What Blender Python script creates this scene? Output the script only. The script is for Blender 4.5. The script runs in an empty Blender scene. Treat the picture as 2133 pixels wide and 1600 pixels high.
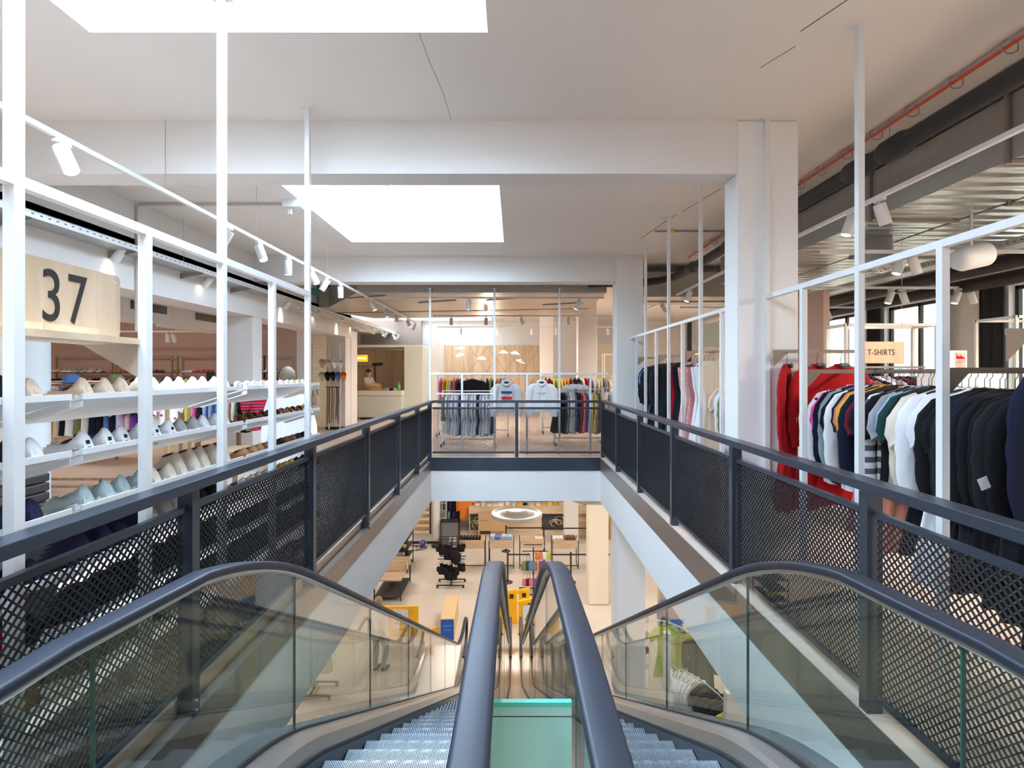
import bpy, math, random
from mathutils import Vector, Matrix
PI = math.pi
S = bpy.context.scene
C = S.collection
R = random.Random(7)
EYE, F = 1.65, 1071.0

# ---------------------------------------------------------------- camera
cam_d = bpy.data.cameras.new('camera'); cam = bpy.data.objects.new('camera', cam_d); C.objects.link(cam)
cam.location = (0, 0, EYE); cam.rotation_euler = (PI/2, 0, 0)
cam_d.sensor_width = 36; cam_d.sensor_fit = 'HORIZONTAL'; cam_d.lens = 36*F/2133
cam_d.shift_x = -3.5/2133; cam_d.shift_y = -22/2133
cam_d.clip_start = 0.05; cam_d.clip_end = 200
S.camera = cam
# ---------------------------------------------------------------- exposure, world
vs = S.view_settings
S.display_settings.display_device = 'sRGB'
vs.view_transform = 'Standard'; vs.look = 'None'; vs.gamma = 1; vs.use_curve_mapping = False
vs.exposure = 0.7
try:
    S.cycles.max_bounces = 8; S.cycles.diffuse_bounces = 5; S.cycles.glossy_bounces = 4
    S.cycles.transmission_bounces = 4; S.cycles.transparent_max_bounces = 24
    S.cycles.caustics_reflective = False; S.cycles.caustics_refractive = False
    S.cycles.sample_clamp_indirect = 6
    S.cycles.use_denoising = True
except Exception: pass
w = bpy.data.worlds.new('sky'); S.world = w; w.use_nodes = True
bg = w.node_tree.nodes['Background']; bg.inputs[0].default_value = (.80, .90, 1, 1); bg.inputs[1].default_value = 2.8

def area(name, loc, size, power, col=(1, 1, 1), rot=(0, 0, 0)):
    l = bpy.data.lights.new(name, 'AREA'); l.shape = 'RECTANGLE'; l.size, l.size_y = size
    l.energy = power; l.color = col
    o = bpy.data.objects.new(name, l); o.location = loc; o.rotation_euler = rot; C.objects.link(o); return o
CEIL = 3.88
SKY = [(-2.75, -.17, -4.6, -1.9), (-2.77, -.17, .6, 3.36), (-2.75, -.17, 5.9, 8.72), (-4.6, -.9, 19.7, 21.7)]
for i, (x0, x1, y0, y1) in enumerate(SKY):      # daylight entering through the glazing of each roof light
    area('skylight_daylight', ((x0+x1)/2, (y0+y1)/2, CEIL+.62), (x1-x0-.02, y1-y0-.02), 250 if i < 3 else 22, (.54, .75, 1))
WIN = [(3.4, 5.3), (6.3, 8.05), (9.15, 10.75), (11.35, 12.95), (14.1, 15.7), (17, 18.6)]
for y0, y1 in WIN:
    wl = area('window_daylight', (7.99, (y0+y1)/2, 1.96), (2.1, y1-y0-.05), 1, (1, 1, 1), (0, PI/2, 0)); wl.data.cycles.is_portal = True
LOWFILL = [(-5, 4), (5, 5), (-6, 12), (-4.5, 18), (0, 14.5), (0, 20), (5, 14), (5.5, 20), (5, 9.5), (-8, 7)]
for x, y in LOWFILL:            # unseen fill lights added under the lower ceiling
    area('fill_light', (x, y, -.875), (1.2, 1.2), 66, (1, .88, .76))
for x, y in ((5.4, 3), (-9, 9.5), (-7.5, 3.5), (5, 14), (-.6, 16), (4, -3), (-4, -4)):  # warm fill added to brighten the upper floor, not shop fittings
    area('fill_light', (x, y, 3.05 if x > 0 else 3.24), (.6, .6), 135 if x > 4 else (42 if x < -3 else 80), (1, .84, .70))

# ---------------------------------------------------------------- materials
MATS = {}
def mat(name, col=(.8, .8, .8), rough=.5, metal=0, emit=0, spec=.5, noise=0, nscale=8, bump=0, coat=0, kind=None, col2=None, scale=None, bdist=.01):
    if name in MATS: return MATS[name]
    m = bpy.data.materials.new(name); m.use_nodes = True; MATS[name] = m
    nt = m.node_tree; N = nt.nodes; L = nt.links
    b = N['Principled BSDF']; b.inputs['Base Color'].default_value = (*col, 1)
    b.inputs['Roughness'].default_value = rough; b.inputs['Metallic'].default_value = metal
    b.inputs['Specular IOR Level'].default_value = spec
    if coat: b.inputs['Coat Weight'].default_value = coat; b.inputs['Coat Roughness'].default_value = .1; b.inputs['Coat IOR'].default_value = 1.75
    if emit: b.inputs['Emission Color'].default_value = (*col, 1); b.inputs['Emission Strength'].default_value = emit
    tc = N.new('ShaderNodeTexCoord')
    def tex(t, **k):
        n = N.new(t)
        mp = N.new('ShaderNodeMapping'); L.new(tc.outputs['Object'], mp.inputs[0]); L.new(mp.outputs[0], n.inputs['Vector'])
        if scale: mp.inputs['Scale'].default_value = scale
        for a, v in k.items():
            if a in n.inputs: n.inputs[a].default_value = v
        return n
    def ramp(fac, c1, c2, p=(.35, .65)):
        r = N.new('ShaderNodeValToRGB'); e = r.color_ramp.elements
        e[0].color = (*c1, 1); e[1].color = (*c2, 1); e[0].position, e[1].position = p
        L.new(fac, r.inputs[0]); return r
    if kind == 'stripe':
        n = tex('ShaderNodeTexWave', Scale=nscale); n.bands_direction = 'Z'
        L.new(ramp(n.outputs['Fac'], col, col2, (.5, .55)).outputs[0], b.inputs['Base Color'])
    elif kind == 'dots':
        n = tex('ShaderNodeTexVoronoi', Scale=nscale)
        L.new(ramp(n.outputs['Distance'], col2, col, (.22, .26)).outputs[0], b.inputs['Base Color'])
    elif kind == 'wood':
        n = tex('ShaderNodeTexNoise', Scale=nscale, Detail=4, Distortion=.6)
        L.new(ramp(n.outputs['Fac'], col, col2, (.38, .62)).outputs[0], b.inputs['Base Color'])
    elif kind == 'galv':
        n = tex('ShaderNodeTexWave', Scale=nscale, Distortion=1.5); n.bands_direction = 'Y'
        bp = N.new('ShaderNodeBump'); bp.inputs['Strength'].default_value = .55; bp.inputs['Distance'].default_value = .03
        L.new(n.outputs['Fac'], bp.inputs['Height']); L.new(bp.outputs[0], b.inputs['Normal'])
    elif noise or bump:
        n = tex('ShaderNodeTexNoise', Scale=nscale, Detail=5)
        if noise:
            c1 = tuple(max(0, c*(1-noise)) for c in col); c2 = tuple(min(1, c*(1+noise)) for c in col)
            L.new(ramp(n.outputs['Fac'], c1, c2).outputs[0], b.inputs['Base Color'])
        if bump:
            bp = N.new('ShaderNodeBump'); bp.inputs['Strength'].default_value = bump; bp.inputs['Distance'].default_value = bdist
            L.new(n.outputs['Fac'], bp.inputs['Height']); L.new(bp.outputs[0], b.inputs['Normal'])
    return m
def glass(name, tint=(.93, .97, .95), refl=1.0):
    if name in MATS: return MATS[name]
    m = bpy.data.materials.new(name); m.use_nodes = True; MATS[name] = m
    nt = m.node_tree; N = nt.nodes; L = nt.links; N.remove(N['Principled BSDF'])
    t = N.new('ShaderNodeBsdfTransparent'); t.inputs[0].default_value = (*tint, 1)
    g = N.new('ShaderNodeBsdfGlossy'); g.inputs['Roughness'].default_value = .015
    f = N.new('ShaderNodeLayerWeight'); f.inputs[0].default_value = .5
    pw = N.new('ShaderNodeMath'); pw.operation = 'POWER'; pw.inputs[1].default_value = 4.2; L.new(f.outputs['Facing'], pw.inputs[0])
    mu = N.new('ShaderNodeMath'); mu.operation = 'MULTIPLY_ADD'; mu.inputs[1].default_value = .92*refl; mu.inputs[2].default_value = .045*refl
    mx = N.new('ShaderNodeMixShader'); L.new(pw.outputs[0], mu.inputs[0]); L.new(mu.outputs[0], mx.inputs[0])
    L.new(t.outputs[0], mx.inputs[1]); L.new(g.outputs[0], mx.inputs[2]); L.new(mx.outputs[0], N['Material Output'].inputs[0])
    return m
M_ceil = mat('ceiling_plaster', (.82, .775, .725), .9, noise=.02, nscale=.7)
M_wall = mat('wall_plaster', (.82, .81, .79), .85, noise=.015, nscale=1)
M_white = mat('white_metal', (.76, .77, .77), .4)
M_pinklit = mat('pink_lit_wall', (.62, .44, .39), .9, noise=.02, nscale=1)  # pinkish spotlight tint painted into the wall colour
M_olive = mat('olive_wall', (.50, .46, .36), .9)
M_floor = mat('floor_screed', (.66, .55, .47), .35, noise=.06, nscale=1.5, bump=.03)
M_floor2 = mat('floor_screed_lower', (.62, .55, .49), .45, noise=.05, nscale=.8)
M_rail = mat('anthracite_steel', (.05, .064, .09), .33, metal=.5, spec=.6, coat=.12)
M_mesh = mat('anthracite_mesh', (.022, .027, .034), .4, metal=.3)
M_chan = mat('steel_channel', (.30, .26, .24), .35, metal=.7)
M_rub = mat('handrail_rubber', (.016, .021, .034), .42, spec=.5)
M_steel = mat('brushed_steel', (.62, .60, .58), .3, metal=.9, noise=.05, nscale=3, scale=(1, .1, 1))
M_step = mat('step_aluminium', (.42, .47, .52), .35, metal=.5)
M_dark = mat('black_steel', (.02, .02, .022), .45)
M_blackp = mat('black_insulation', (.013, .013, .014), .55)
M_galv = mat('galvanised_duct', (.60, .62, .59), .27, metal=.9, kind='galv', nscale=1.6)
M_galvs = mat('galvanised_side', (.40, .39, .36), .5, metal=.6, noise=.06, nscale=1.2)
M_wood = mat('light_wood', (.72, .55, .38), .5, kind='wood', col2=(.58, .42, .27), nscale=3, scale=(2, 2, .25))
M_woodh = mat('light_wood_horizontal', (.74, .58, .41), .5, kind='wood', col2=(.60, .45, .30), nscale=3, scale=(.3, 2, 2))
M_oak = mat('oak_leg', (.45, .32, .19), .5, kind='wood', col2=(.34, .23, .13), nscale=4, scale=(2, 2, .3))
M_card = mat('cardboard', (.55, .37, .20), .8)
M_yel = mat('yellow_plastic', (.95, .52, .01), .4)
M_glass = glass('clear_glass'); M_green = glass('green_glass_edge', (.5, .78, .68), 1)
M_lampon = mat('lit_lens', (1, .93, .82), .5, emit=6)
M_grey = mat('grey_bracket', (.33, .30, .27), .4, metal=.6)
M_skin = mat('skin', (.62, .38, .27), .6)
M_black = mat('black_plastic', (.012, .012, .014), .35)
def cloth(name, col, **k):
    k.setdefault('bump', .25); k.setdefault('nscale', 30); return mat('cloth_'+name, col, .9, spec=.2, **k)

# ---------------------------------------------------------------- mesh building
class MB:
    def __init__(s): s.v = []; s.f = []; s.sm = []
    def add(s, vs_, fs, smooth=False):
        n = len(s.v); s.v += [tuple(p) for p in vs_]; s.f += [tuple(i+n for i in f) for f in fs]; s.sm += [smooth]*len(fs); return s
    def box(s, x0, x1, y0, y1, z0, z1, m=None):
        v = [Vector((x, y, z)) for z in (z0, z1) for y in (y0, y1) for x in (x0, x1)]
        if m is not None: v = [m @ p for p in v]
        return s.add(v, [(0, 2, 3, 1), (4, 5, 7, 6), (0, 1, 5, 4), (2, 6, 7, 3), (0, 4, 6, 2), (1, 3, 7, 5)])
    def bar(s, p0, p1, w, h, up=(0, 0, 1)):
        p0, p1 = Vector(p0), Vector(p1); d = (p1-p0).normalized(); up = Vector(up)
        a = d.cross(up)
        if a.length < 1e-4: a = d.cross(Vector((1, 0, 0)))
        a.normalize(); b = a.cross(d); a *= w/2; b *= h/2
        v = [p+i*a+j*b for p in (p0, p1) for i, j in ((-1, -1), (1, -1), (1, 1), (-1, 1))]
        return s.add(v, [(3, 2, 1, 0), (4, 5, 6, 7), (0, 1, 5, 4), (1, 2, 6, 5), (2, 3, 7, 6), (3, 0, 4, 7)])
    def loft(s, rings, cap=True, close=False, smooth=True):
        n = len(rings[0]); v = [p for r in rings for p in r]; f = []
        k = len(rings)
        for i in range(k if close else k-1):
            j = (i+1) % k
            for a in range(n):
                b = (a+1) % n; f.append((i*n+a, i*n+b, j*n+b, j*n+a))
        s.add(v, f, smooth)
        if cap and not close:
            s.add(rings[0], [tuple(range(n))[::-1]]); s.add(rings[-1], [tuple(range(n))])
        return s
    def tube(s, pts, r, n=8, cap=True, smooth=True):
        pts = [Vector(p) for p in pts]; rings = []; ref = None
        for i, p in enumerate(pts):
            d = (pts[min(i+1, len(pts)-1)]-pts[max(i-1, 0)]).normalized()
            if ref is None: ref = d.orthogonal().normalized()
            a = (ref-d*ref.dot(d)).normalized(); ref = a; b = d.cross(a)
            rr = r[i] if isinstance(r, (list, tuple)) else r
            rings.append([p+rr*(math.cos(2*PI*k/n)*a+math.sin(2*PI*k/n)*b) for k in range(n)])
        return s.loft(rings, cap, smooth=smooth)
    def lathe(s, prof, n=20, c=(0, 0, 0), m=None, cap=False):
        rings = []
        for r, z in prof:
            ring = [Vector((c[0]+r*math.cos(2*PI*k/n), c[1]+r*math.sin(2*PI*k/n), c[2]+z)) for k in range(n)]
            rings.append([m @ p for p in ring] if m is not None else ring)
        return s.loft(rings, cap)
    def prism(s, poly, axis, a, b):
        def mk(p, t):
            return {'x': (t, p[0], p[1]), 'y': (p[0], t, p[1]), 'z': (p[0], p[1], t)}[axis]
        n = len(poly); v = [mk(p, a) for p in poly]+[mk(p, b) for p in poly]
        f = [tuple(range(n))[::-1], tuple(range(n, 2*n))]+[(i, (i+1) % n, n+(i+1) % n, n+i) for i in range(n)]
        return s.add(v, f)
    def ell(s, c, r, n=12, m=8, rot=None):
        rings = []
        for j in range(m+1):
            t = -PI/2+PI*j/m; q = max(math.cos(t), .02)
            ring = [Vector((r[0]*q*math.cos(2*PI*k/n), r[1]*q*math.sin(2*PI*k/n), r[2]*math.sin(t))) for k in range(n)]
            if rot is not None: ring = [rot @ p for p in ring]
            rings.append([p+Vector(c) for p in ring])
        return s.loft(rings)
    def mesh(s, name, off=(0, 0, 0), fix=True):
        me = bpy.data.meshes.new(name); o = Vector(off)
        me.from_pydata([Vector(p)-o for p in s.v], [], s.f)
        me.polygons.foreach_set('use_smooth', s.sm)
        if fix:
            import bmesh
            bm = bmesh.new(); bm.from_mesh(me); bmesh.ops.recalc_face_normals(bm, faces=bm.faces); bm.to_mesh(me); bm.free()
        me.update(); return me
    def obj(s, name, m, parent=None, label=None, cat=None, group=None, kind=None, base=None, world=False, fix=True, bevel=0):
        """base: origin of a one-mesh thing; world: verts are in world space though there is a parent"""
        off = (0, 0, 0)
        if base is not None: off = base
        elif world and parent is not None:
            off = Vector(parent.location)
            if parent.parent: off = off+Vector(parent.parent.location)
        o = bpy.data.objects.new(name, s.mesh(name, off, fix)); C.objects.link(o)
        if m: o.data.materials.append(m)
        if base is not None: o.location = base
        if parent: o.parent = parent
        tag(o, label, cat, group, kind)
        if bevel:
            b = o.modifiers.new('bevel', 'BEVEL'); b.width = bevel; b.segments = 2; b.limit_method = 'ANGLE'
        return o
def tag(o, label=None, cat=None, group=None, kind=None):
    if label: o['label'] = label
    if cat: o['category'] = cat
    if group: o['group'] = group
    if kind: o['kind'] = kind
    return o
def thing(name, label, cat, loc=(0, 0, 0), rz=0, group=None):
    o = bpy.data.objects.new(name, None); C.objects.link(o); o.location = loc; o.rotation_euler = (0, 0, rz)
    o.empty_display_size = .1
    return tag(o, label, cat, group)
def dup(root, loc, rz=0, label=None, group=None, mats=None, rot=None, scale=None):
    def cp(o, par):
        c = o.copy(); C.objects.link(c); c.parent = par
        for ch in list(o.children): cp(ch, c)
        return c
    r = cp(root, None); r.location = loc; r.rotation_euler = rot if rot is not None else (0, 0, rz)
    if scale: r.scale = scale
    if label: r['label'] = label
    if group: r['group'] = group
    if mats: paint(r, mats)
    return r
def paint(r, mats):
    for ch in [r]+list(r.children_recursive):
        k = ch.name.split('.')[0]
        if k in mats and ch.type == 'MESH' and ch.material_slots:
            ch.material_slots[0].link = 'OBJECT'; ch.material_slots[0].material = mats[k]
def struct(name, mb, m, **k): return mb.obj(name, m, kind='structure', **k)
def text(name, body, size, m, parent, loc, rot, sx=1, depth=.001, label=None, spacing=1):
    cu = bpy.data.curves.new('t', 'FONT'); cu.body = body; cu.size = size; cu.extrude = depth; cu.align_x = 'CENTER'; cu.align_y = 'CENTER'
    cu.space_character = spacing
    t = bpy.data.objects.new('t', cu); C.objects.link(t)
    me = bpy.data.meshes.new_from_object(t); C.objects.unlink(t); bpy.data.objects.remove(t)
    me.transform(Matrix.Diagonal((sx, 1, 1, 1))); me.materials.clear(); me.materials.append(m)
    o = bpy.data.objects.new(name, me); C.objects.link(o); o.parent = parent; o.location = loc; o.rotation_euler = rot
    if label: o['label'] = label
    return o
ORD = ['first', 'second', 'third', 'fourth', 'fifth', 'sixth', 'seventh', 'eighth', 'ninth', 'tenth', 'eleventh', 'twelfth', 'thirteenth', 'fourteenth', 'fifteenth', 'sixteenth', 'seventeenth', 'eighteenth', 'nineteenth', 'twentieth']
def nth(i):
    if i < 20: return ORD[i]
    return ['twenty', 'thirty', 'forty', 'fifty'][(i+1)//10-2]+('-'+ORD[(i+1) % 10-1] if (i+1) % 10 else 'th')

# ---------------------------------------------------------------- floors, slabs, ceiling, walls
VL, VR, VF = -1.62, 1.70, 10.1          # edges of the opening
YN = 1.9
LOW = -5.3
XL, XR, YB, YK = -13.0, 8.0, 22.0, -8.0
fl = MB(); fl.box(XL, VL-.08, YK, YB, -.25, 0); fl.box(VR, XR, YK, YB, -.25, 0); fl.box(VL-.08, VR, VF, YB, -.25, 0); fl.box(VL-.08, VR, YK, YN, -.25, 0)
struct('floor', fl, M_floor)
sl = MB(); sl.box(XL, VL, YK, YB, -.86, -.26); sl.box(VR, XR, YK, YB, -.86, -.26); sl.box(VL, VR, VF, YB, -.86, -.26); sl.box(VL, VR, YK, .6, -.86, -.26)
struct('trim_1', sl, M_wall)
ch = MB(); ch.box(VL-.06, VL+.005, YN, VF, -.26, -.07); ch.box(VR-.005, VR+.05, YN, VF, -.26, -.001); ch.box(VL, VR, VF-.006, VF+.05, -.26, -.001)
struct('trim_2', ch, M_chan)
struct('trim_3', MB().box(VL+.001, VR-.006, VF-.012, VF-.0055, -.258, -.002), M_rail)
struct('floor_lower', MB().box(XL, XR+3, YK, 26, LOW-.2, LOW), M_floor2)
# ceiling with roof light openings
def slab_holes(mb, x0, x1, y0, y1, z0, z1, holes):
    ys = sorted({y0, y1, *[h[2] for h in holes], *[h[3] for h in holes]})
    for a, b in zip(ys, ys[1:]):
        hs = sorted([h for h in holes if h[2] <= a and h[3] >= b]); x = x0
        for h in hs: mb.box(x, h[0], a, b, z0, z1); x = h[1]
        mb.box(x, x1, a, b, z0, z1)
cl = MB(); slab_holes(cl, -4.93, XR, YK, YB, CEIL, CEIL+.08, SKY)
struct('ceiling', cl, M_ceil)
struct('ceiling_left', MB().box(XL, -4.93, YK, YB, 3.3, 3.4), M_ceil)
for i, (x0, x1, y0, y1) in enumerate(SKY):
    t = .06; z0, z1 = CEIL+.08, CEIL+.7
    m = MB(); m.box(x0-t, x0, y0-t, y1+t, z0, z1); m.box(x1, x1+t, y0-t, y1+t, z0, z1); m.box(x0, x1, y0-t, y0, z0, z1); m.box(x0, x1, y1, y1+t, z0, z1)
    fr = struct('window_%d' % (i+1), m, M_wall)
    if i in (1, 2):
        g = MB(); g.bar(((x0+x1)/2-.35, y0, CEIL+.5), ((x0+x1)/2-.35, y1, CEIL+.5), .05, .06); g.obj('glazing_bar', M_grey if i == 1 else M_white, fr)
# downstand beams, columns
M_beam = mat('beam_plaster', (.78, .75, .72), .9)
for i, y in enumerate((4.53, 9.75, 15.1)):
    x1 = 1.94
    if i < 2: struct('trim_%d' % (4+i), MB().box(-4.93, x1 if i else 1.97, y, y+.28+.07*i, 3.41-.02*i, CEIL), M_beam)
struct('trim_6', MB().box(-5.5, -4.93, YK, 15.6, 2.73, CEIL+.08), M_beam)
#struct('trim_7', MB().prism([(1.97, 3.41), (1.97, 3.30), (2.10, 3.30), (1.85, 3.41)], 'y', 4.535, 4.80), M_beam)
cols = [(1.97, 2.51, 4.53, 4.81), (1.94, 2.46, 9.75, 10.1), (1.90, 2.45, 15.1, 15.6), (-5.5, -4.94, 4.53, 4.93), (-5.5, -4.94, 9.75, 10.1), (-5.5, -4.94, 15.1, 15.6), (1.0, 1.5, 19.4, 19.8)]
nm = ['beside the dress rails on the right, nearest to the escalator', 'second on the right, at the far corner of the opening', 'third on the right, behind the far clothes racks', 'at the near left', 'left, between the shoe area and the grey coat rail', 'left, beside the wall of caps', 'far, in front of the back wall']
for i, (x0, x1, y0, y1) in enumerate(cols):
    z1 = CEIL if x0 > 0 else 2.73
    m = MB().box(x0, x1, y0, y1, 0, z1)
    m.obj('column', M_wall, base=((x0+x1)/2, (y0+y1)/2, 0), label='square white plastered column, '+nm[i], cat='column', bevel=.012)
for i, (x, y, s_) in enumerate(((2.2, 9.9, .27), (2.55, 15.7, .3), (2.35, 21.2, .28), (-1.0, 4.0, 0))):
    if not s_: continue
    m = MB().box(x-s_, x+s_, y-s_, y+s_, LOW, -.86)
    m.obj('column', mat('cream_column', (.80, .74, .62), .7) if i == 1 else M_wall, base=(x, y, LOW), bevel=.05 if i == 1 else .01,
          label=['broad white column downstairs under the far right corner of the opening', 'cream column with rounded corners on the lower floor', 'white column behind the cream column on the lower floor'][i], cat='column')
# walls
struct('wall_back', MB().box(-3.9, XR, YB, YB+.2, 0, CEIL), M_wall)
struct('wall_back_left', MB().box(XL, -5.35, 13.2, 13.4, 0, 3.3), M_pinklit)
struct('wall_niche', MB().box(-6.6, -3.9, 21.5, 22.2, 0, CEIL), mat('brown_wall', (.36, .29, .25), .9))
struct('wall_left', MB().box(XL-.2, XL, YK, 13.4, 0, 3.3), M_wall)
struct('wall_front', MB().box(XL, XR, YK-.2, YK, LOW, CEIL), M_wall)
struct('wall_niche_left', MB().box(-6.6, -6.4, 13.4, 21.5, 0, CEIL), M_olive)
m = MB(); m.box(-5.5, -4.93, 15.6, 16.2, 0, 2.95); m.box(-5.55, -5.3, 13.15, 13.45, 0, 3.3); struct('wall_nib', m, M_wall)
m = MB(); y = YK
for y0, y1 in WIN+[(YB, YB)]:
    m.box(XR-.25, XR, y, y0, 0, CEIL)
    if y1 > y0: m.box(XR-.25, XR, y0, y1, 0, .9); m.box(XR-.25, XR, y0, y1, 3.02, CEIL)
    y = y1
struct('wall_right', m, M_wall)
for i, (y0, y1) in enumerate(WIN):
    m = MB(); x = XR-.12
    for (a, b, c, d) in ((y0, y0+.06, .9, 3.02), (y1-.06, y1, .9, 3.02), ((y0+y1)/2-.03, (y0+y1)/2+.03, .9, 3.02), (y0, y1, .9, .96), (y0, y1, 2.96, 3.02)):
        m.box(x-.03, x+.03, a, b, c, d)
    fr = struct('window_%d' % (i+5), m, M_dark)
    MB().box(x-.004, x+.004, y0+.05, y1-.05, .95, 2.97).obj('pane', M_glass, fr)
# lower storey shell
struct('wall_lower_back', MB().box(XL, XR+3, 25.5, 25.7, LOW, -.86), M_wall)
struct('wall_lower_left', MB().box(XL-.2, XL, YK, 25.7, LOW, -.86), M_wall)
struct('wall_lower_right', MB().box(XR+3, XR+3.2, YK, 25.7, LOW, -.86), M_wall)
struct('wall_lower_pier', MB().box(-6.5, -3.05, 21, 21.3, LOW, -.86), M_wall)
struct('ceiling_lower', MB().box(XR, XR+3, YK, 25.7, -.86, -.7).box(XL, XR, YB, 25.7, -.86, -.7), M_wall)
struct('baseboard_lower', MB().box(-6.5, -3.05, 20.97, 21, LOW, LOW+.1), M_dark)
struct('baseboard_left', MB().box(-5.52, -4.91, 15.08, 16.22, 0, .09), M_dark)
# street side: brick front beyond the windows
bm_ = mat('sunlit_brick', (.90, .74, .58), .9, noise=.1, nscale=6)  # pale sunlit tone is put into the brick colour
fa = MB(); ys = [-2, 1.2, 4.4, 7.6, 10.8, 14, 17.2, 20.4, 23.6, 26.8]
y = -6
for c in ys:
    for zb in (-4.0, .3, 4.4):
        pass
for zb in (-4.2, .2, 4.4):
    y = -8
    for c in ys:
        fa.box(15, 15.5, y, c-.62, zb, zb+4.2); fa.box(15, 15.5, c-.62, c+.62, zb, zb+.9)
        pts = [(c+.62, zb+2.4)]+[(c+.62*math.cos(a*PI/8), zb+2.4+.35*math.sin(a*PI/8)) for a in range(9)]+[(c-.62, zb+2.4), (c-.62, zb+4.2), (c+.62, zb+4.2)]
        for a in range(8):
            p, q = pts[1+a], pts[2+a]
            fa.add([(15, p[0], p[1]), (15, q[0], q[1]), (15, q[0], zb+4.2), (15, p[0], zb+4.2)], [(0, 1, 2, 3)])
        y = c+.62
    fa.box(15, 15.5, y, 30, zb, zb+4.2)
bt = thing('brick_building', 'pale sunlit brick building with arched windows across the street', 'building', (15, 11, -5.3))
fa.obj('facade', bm_, bt, world=True)
for zb in (.2, 4.4):
    for c in ys[2:8]:
        w_ = MB(); w_.box(15.2, 15.25, c-.62, c+.62, zb+.9, zb+2.8); wo = w_.obj('window', mat('blue_grey_pane', (.35, .48, .55), .15), bt, world=True)
        fr = MB(); fr.box(15.15, 15.2, c-.04, c+.04, zb+.9, zb+2.8).box(15.15, 15.2, c-.62, c+.62, zb+1.7, zb+1.78)
        fo = fr.obj('window_frame', M_white, None); fo.parent = wo; fo.matrix_parent_inverse = Matrix.Translation(-bt.location)
# ---------------------------------------------------------------- railing round the opening
def rail_panel_mesh(L, H, t=.0024):
    m = MB(); pu, pv = .036, .038; hu, hv = pu/2, pv/2
    nu, nv = int(L/hu), int(H/hv)
    d = .0042
    for i in range(nu):
        for j in range(nv):
            s = 1 if (i+j) % 2 == 0 else -1
            z0 = j*hv if s > 0 else (j+1)*hv; z1 = (j+1)*hv if s > 0 else j*hv
            a, b = i*hu, (i+1)*hu
            m.add([(-d, a, z0-t), (-d, b, z1-t), (-d, b, z1+t), (-d, a, z0+t), (d, a, z0-t), (d, b, z1-t), (d, b, z1+t), (d, a, z0+t)],
                  [(0, 1, 2, 3), (7, 6, 5, 4), (0, 4, 5, 1), (3, 2, 6, 7)])
    me = m.mesh('mesh_panel', fix=False); me.materials.append(M_mesh); return me
PH = .86
panel_cache = {}
def panel(parent, x, y0, y1, rz=0):
    L = round(y1-y0, 2); k = (L, x == 0)
    if k not in panel_cache: panel_cache[k] = rail_panel_mesh(L, PH, .0036 if x == 0 else .0024)
    o = bpy.data.objects.new('mesh_infill', panel_cache[k]); C.objects.link(o); o.parent = parent
    o.location = Vector((x, y0, .10))-parent.location; o.rotation_euler = (0, 0, rz)
    return o
def side_rail(name, label, xi, xo, xm, ys, sgn):
    rt = thing(name, label, 'railing', ((xi+xo)/2, 5, 0))
    MB().box(min(xi, xo), max(xi, xo), -.6, 10.2, 1.07, 1.12).obj('top_rail', M_rail, rt, world=True, bevel=.003)
    for k, y in enumerate(ys):
        p = MB().box(xm-.038, xm+.038, y-.03, y+.03, -.09, 1.07); po = p.obj('post', M_rail, rt, world=True)
        for z in (-.06, -.01):
            bo = MB().tube([(xm+.02*sgn, y, z), (xm+.046*sgn, y, z)], .007, 6).obj('bolt', M_steel, po); bo.matrix_parent_inverse = Matrix.Translation(-rt.location)
        if k:
            a, c = ys[k-1]+.05, y-.05
            MB().box(xm-.015, xm+.015, a, c, .955, .985).obj('infill_frame', M_rail, rt, world=True)
            MB().box(xm-.015, xm+.015, a, c, .08, .105).obj('infill_frame', M_rail, rt, world=True)
            panel(rt, xm, a, c)
    return rt
side_rail('balustrade', 'long dark grey steel railing with mesh panels along the left of the opening', -1.57, -1.67, -1.62-.03, [-.5, 1.03, 2.61, 4.17, 5.75, 7.3, 8.79, 10.1], 1)
side_rail('balustrade', 'long dark grey steel railing with mesh panels along the right of the opening', 1.72, 1.82, 1.75, [-.5, .98, 2.52, 4.06, 5.6, 7.12, 8.62, 10.1], -1)
rt = thing('balustrade', 'short dark grey mesh railing across the far end of the opening', 'railing', (.04, 10.14, 0))
MB().box(-1.67, 1.82, 10.14-.04, 10.14+.05, 1.071, 1.121).obj('top_rail', M_rail, rt, world=True)
for x in (.06,):
    po = MB().box(x-.032, x+.032, 10.11, 10.17, -.09, 1.07).obj('post', M_rail, rt, world=True)
for a, b in ((-1.6, .02), (.1, 1.70)):
    MB().box(a, b, 10.12, 10.16, .945, .985).obj('infill_frame', M_rail, rt, world=True)
    MB().box(a, b, 10.12, 10.16, .075, .11).obj('infill_frame', M_rail, rt, world=True)
    o = panel(rt, 0, 0, round(b-a, 2)+.0001); o.location = Vector((b, 10.14, .10))-rt.location; o.rotation_euler = (0, 0, PI/2)

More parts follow.
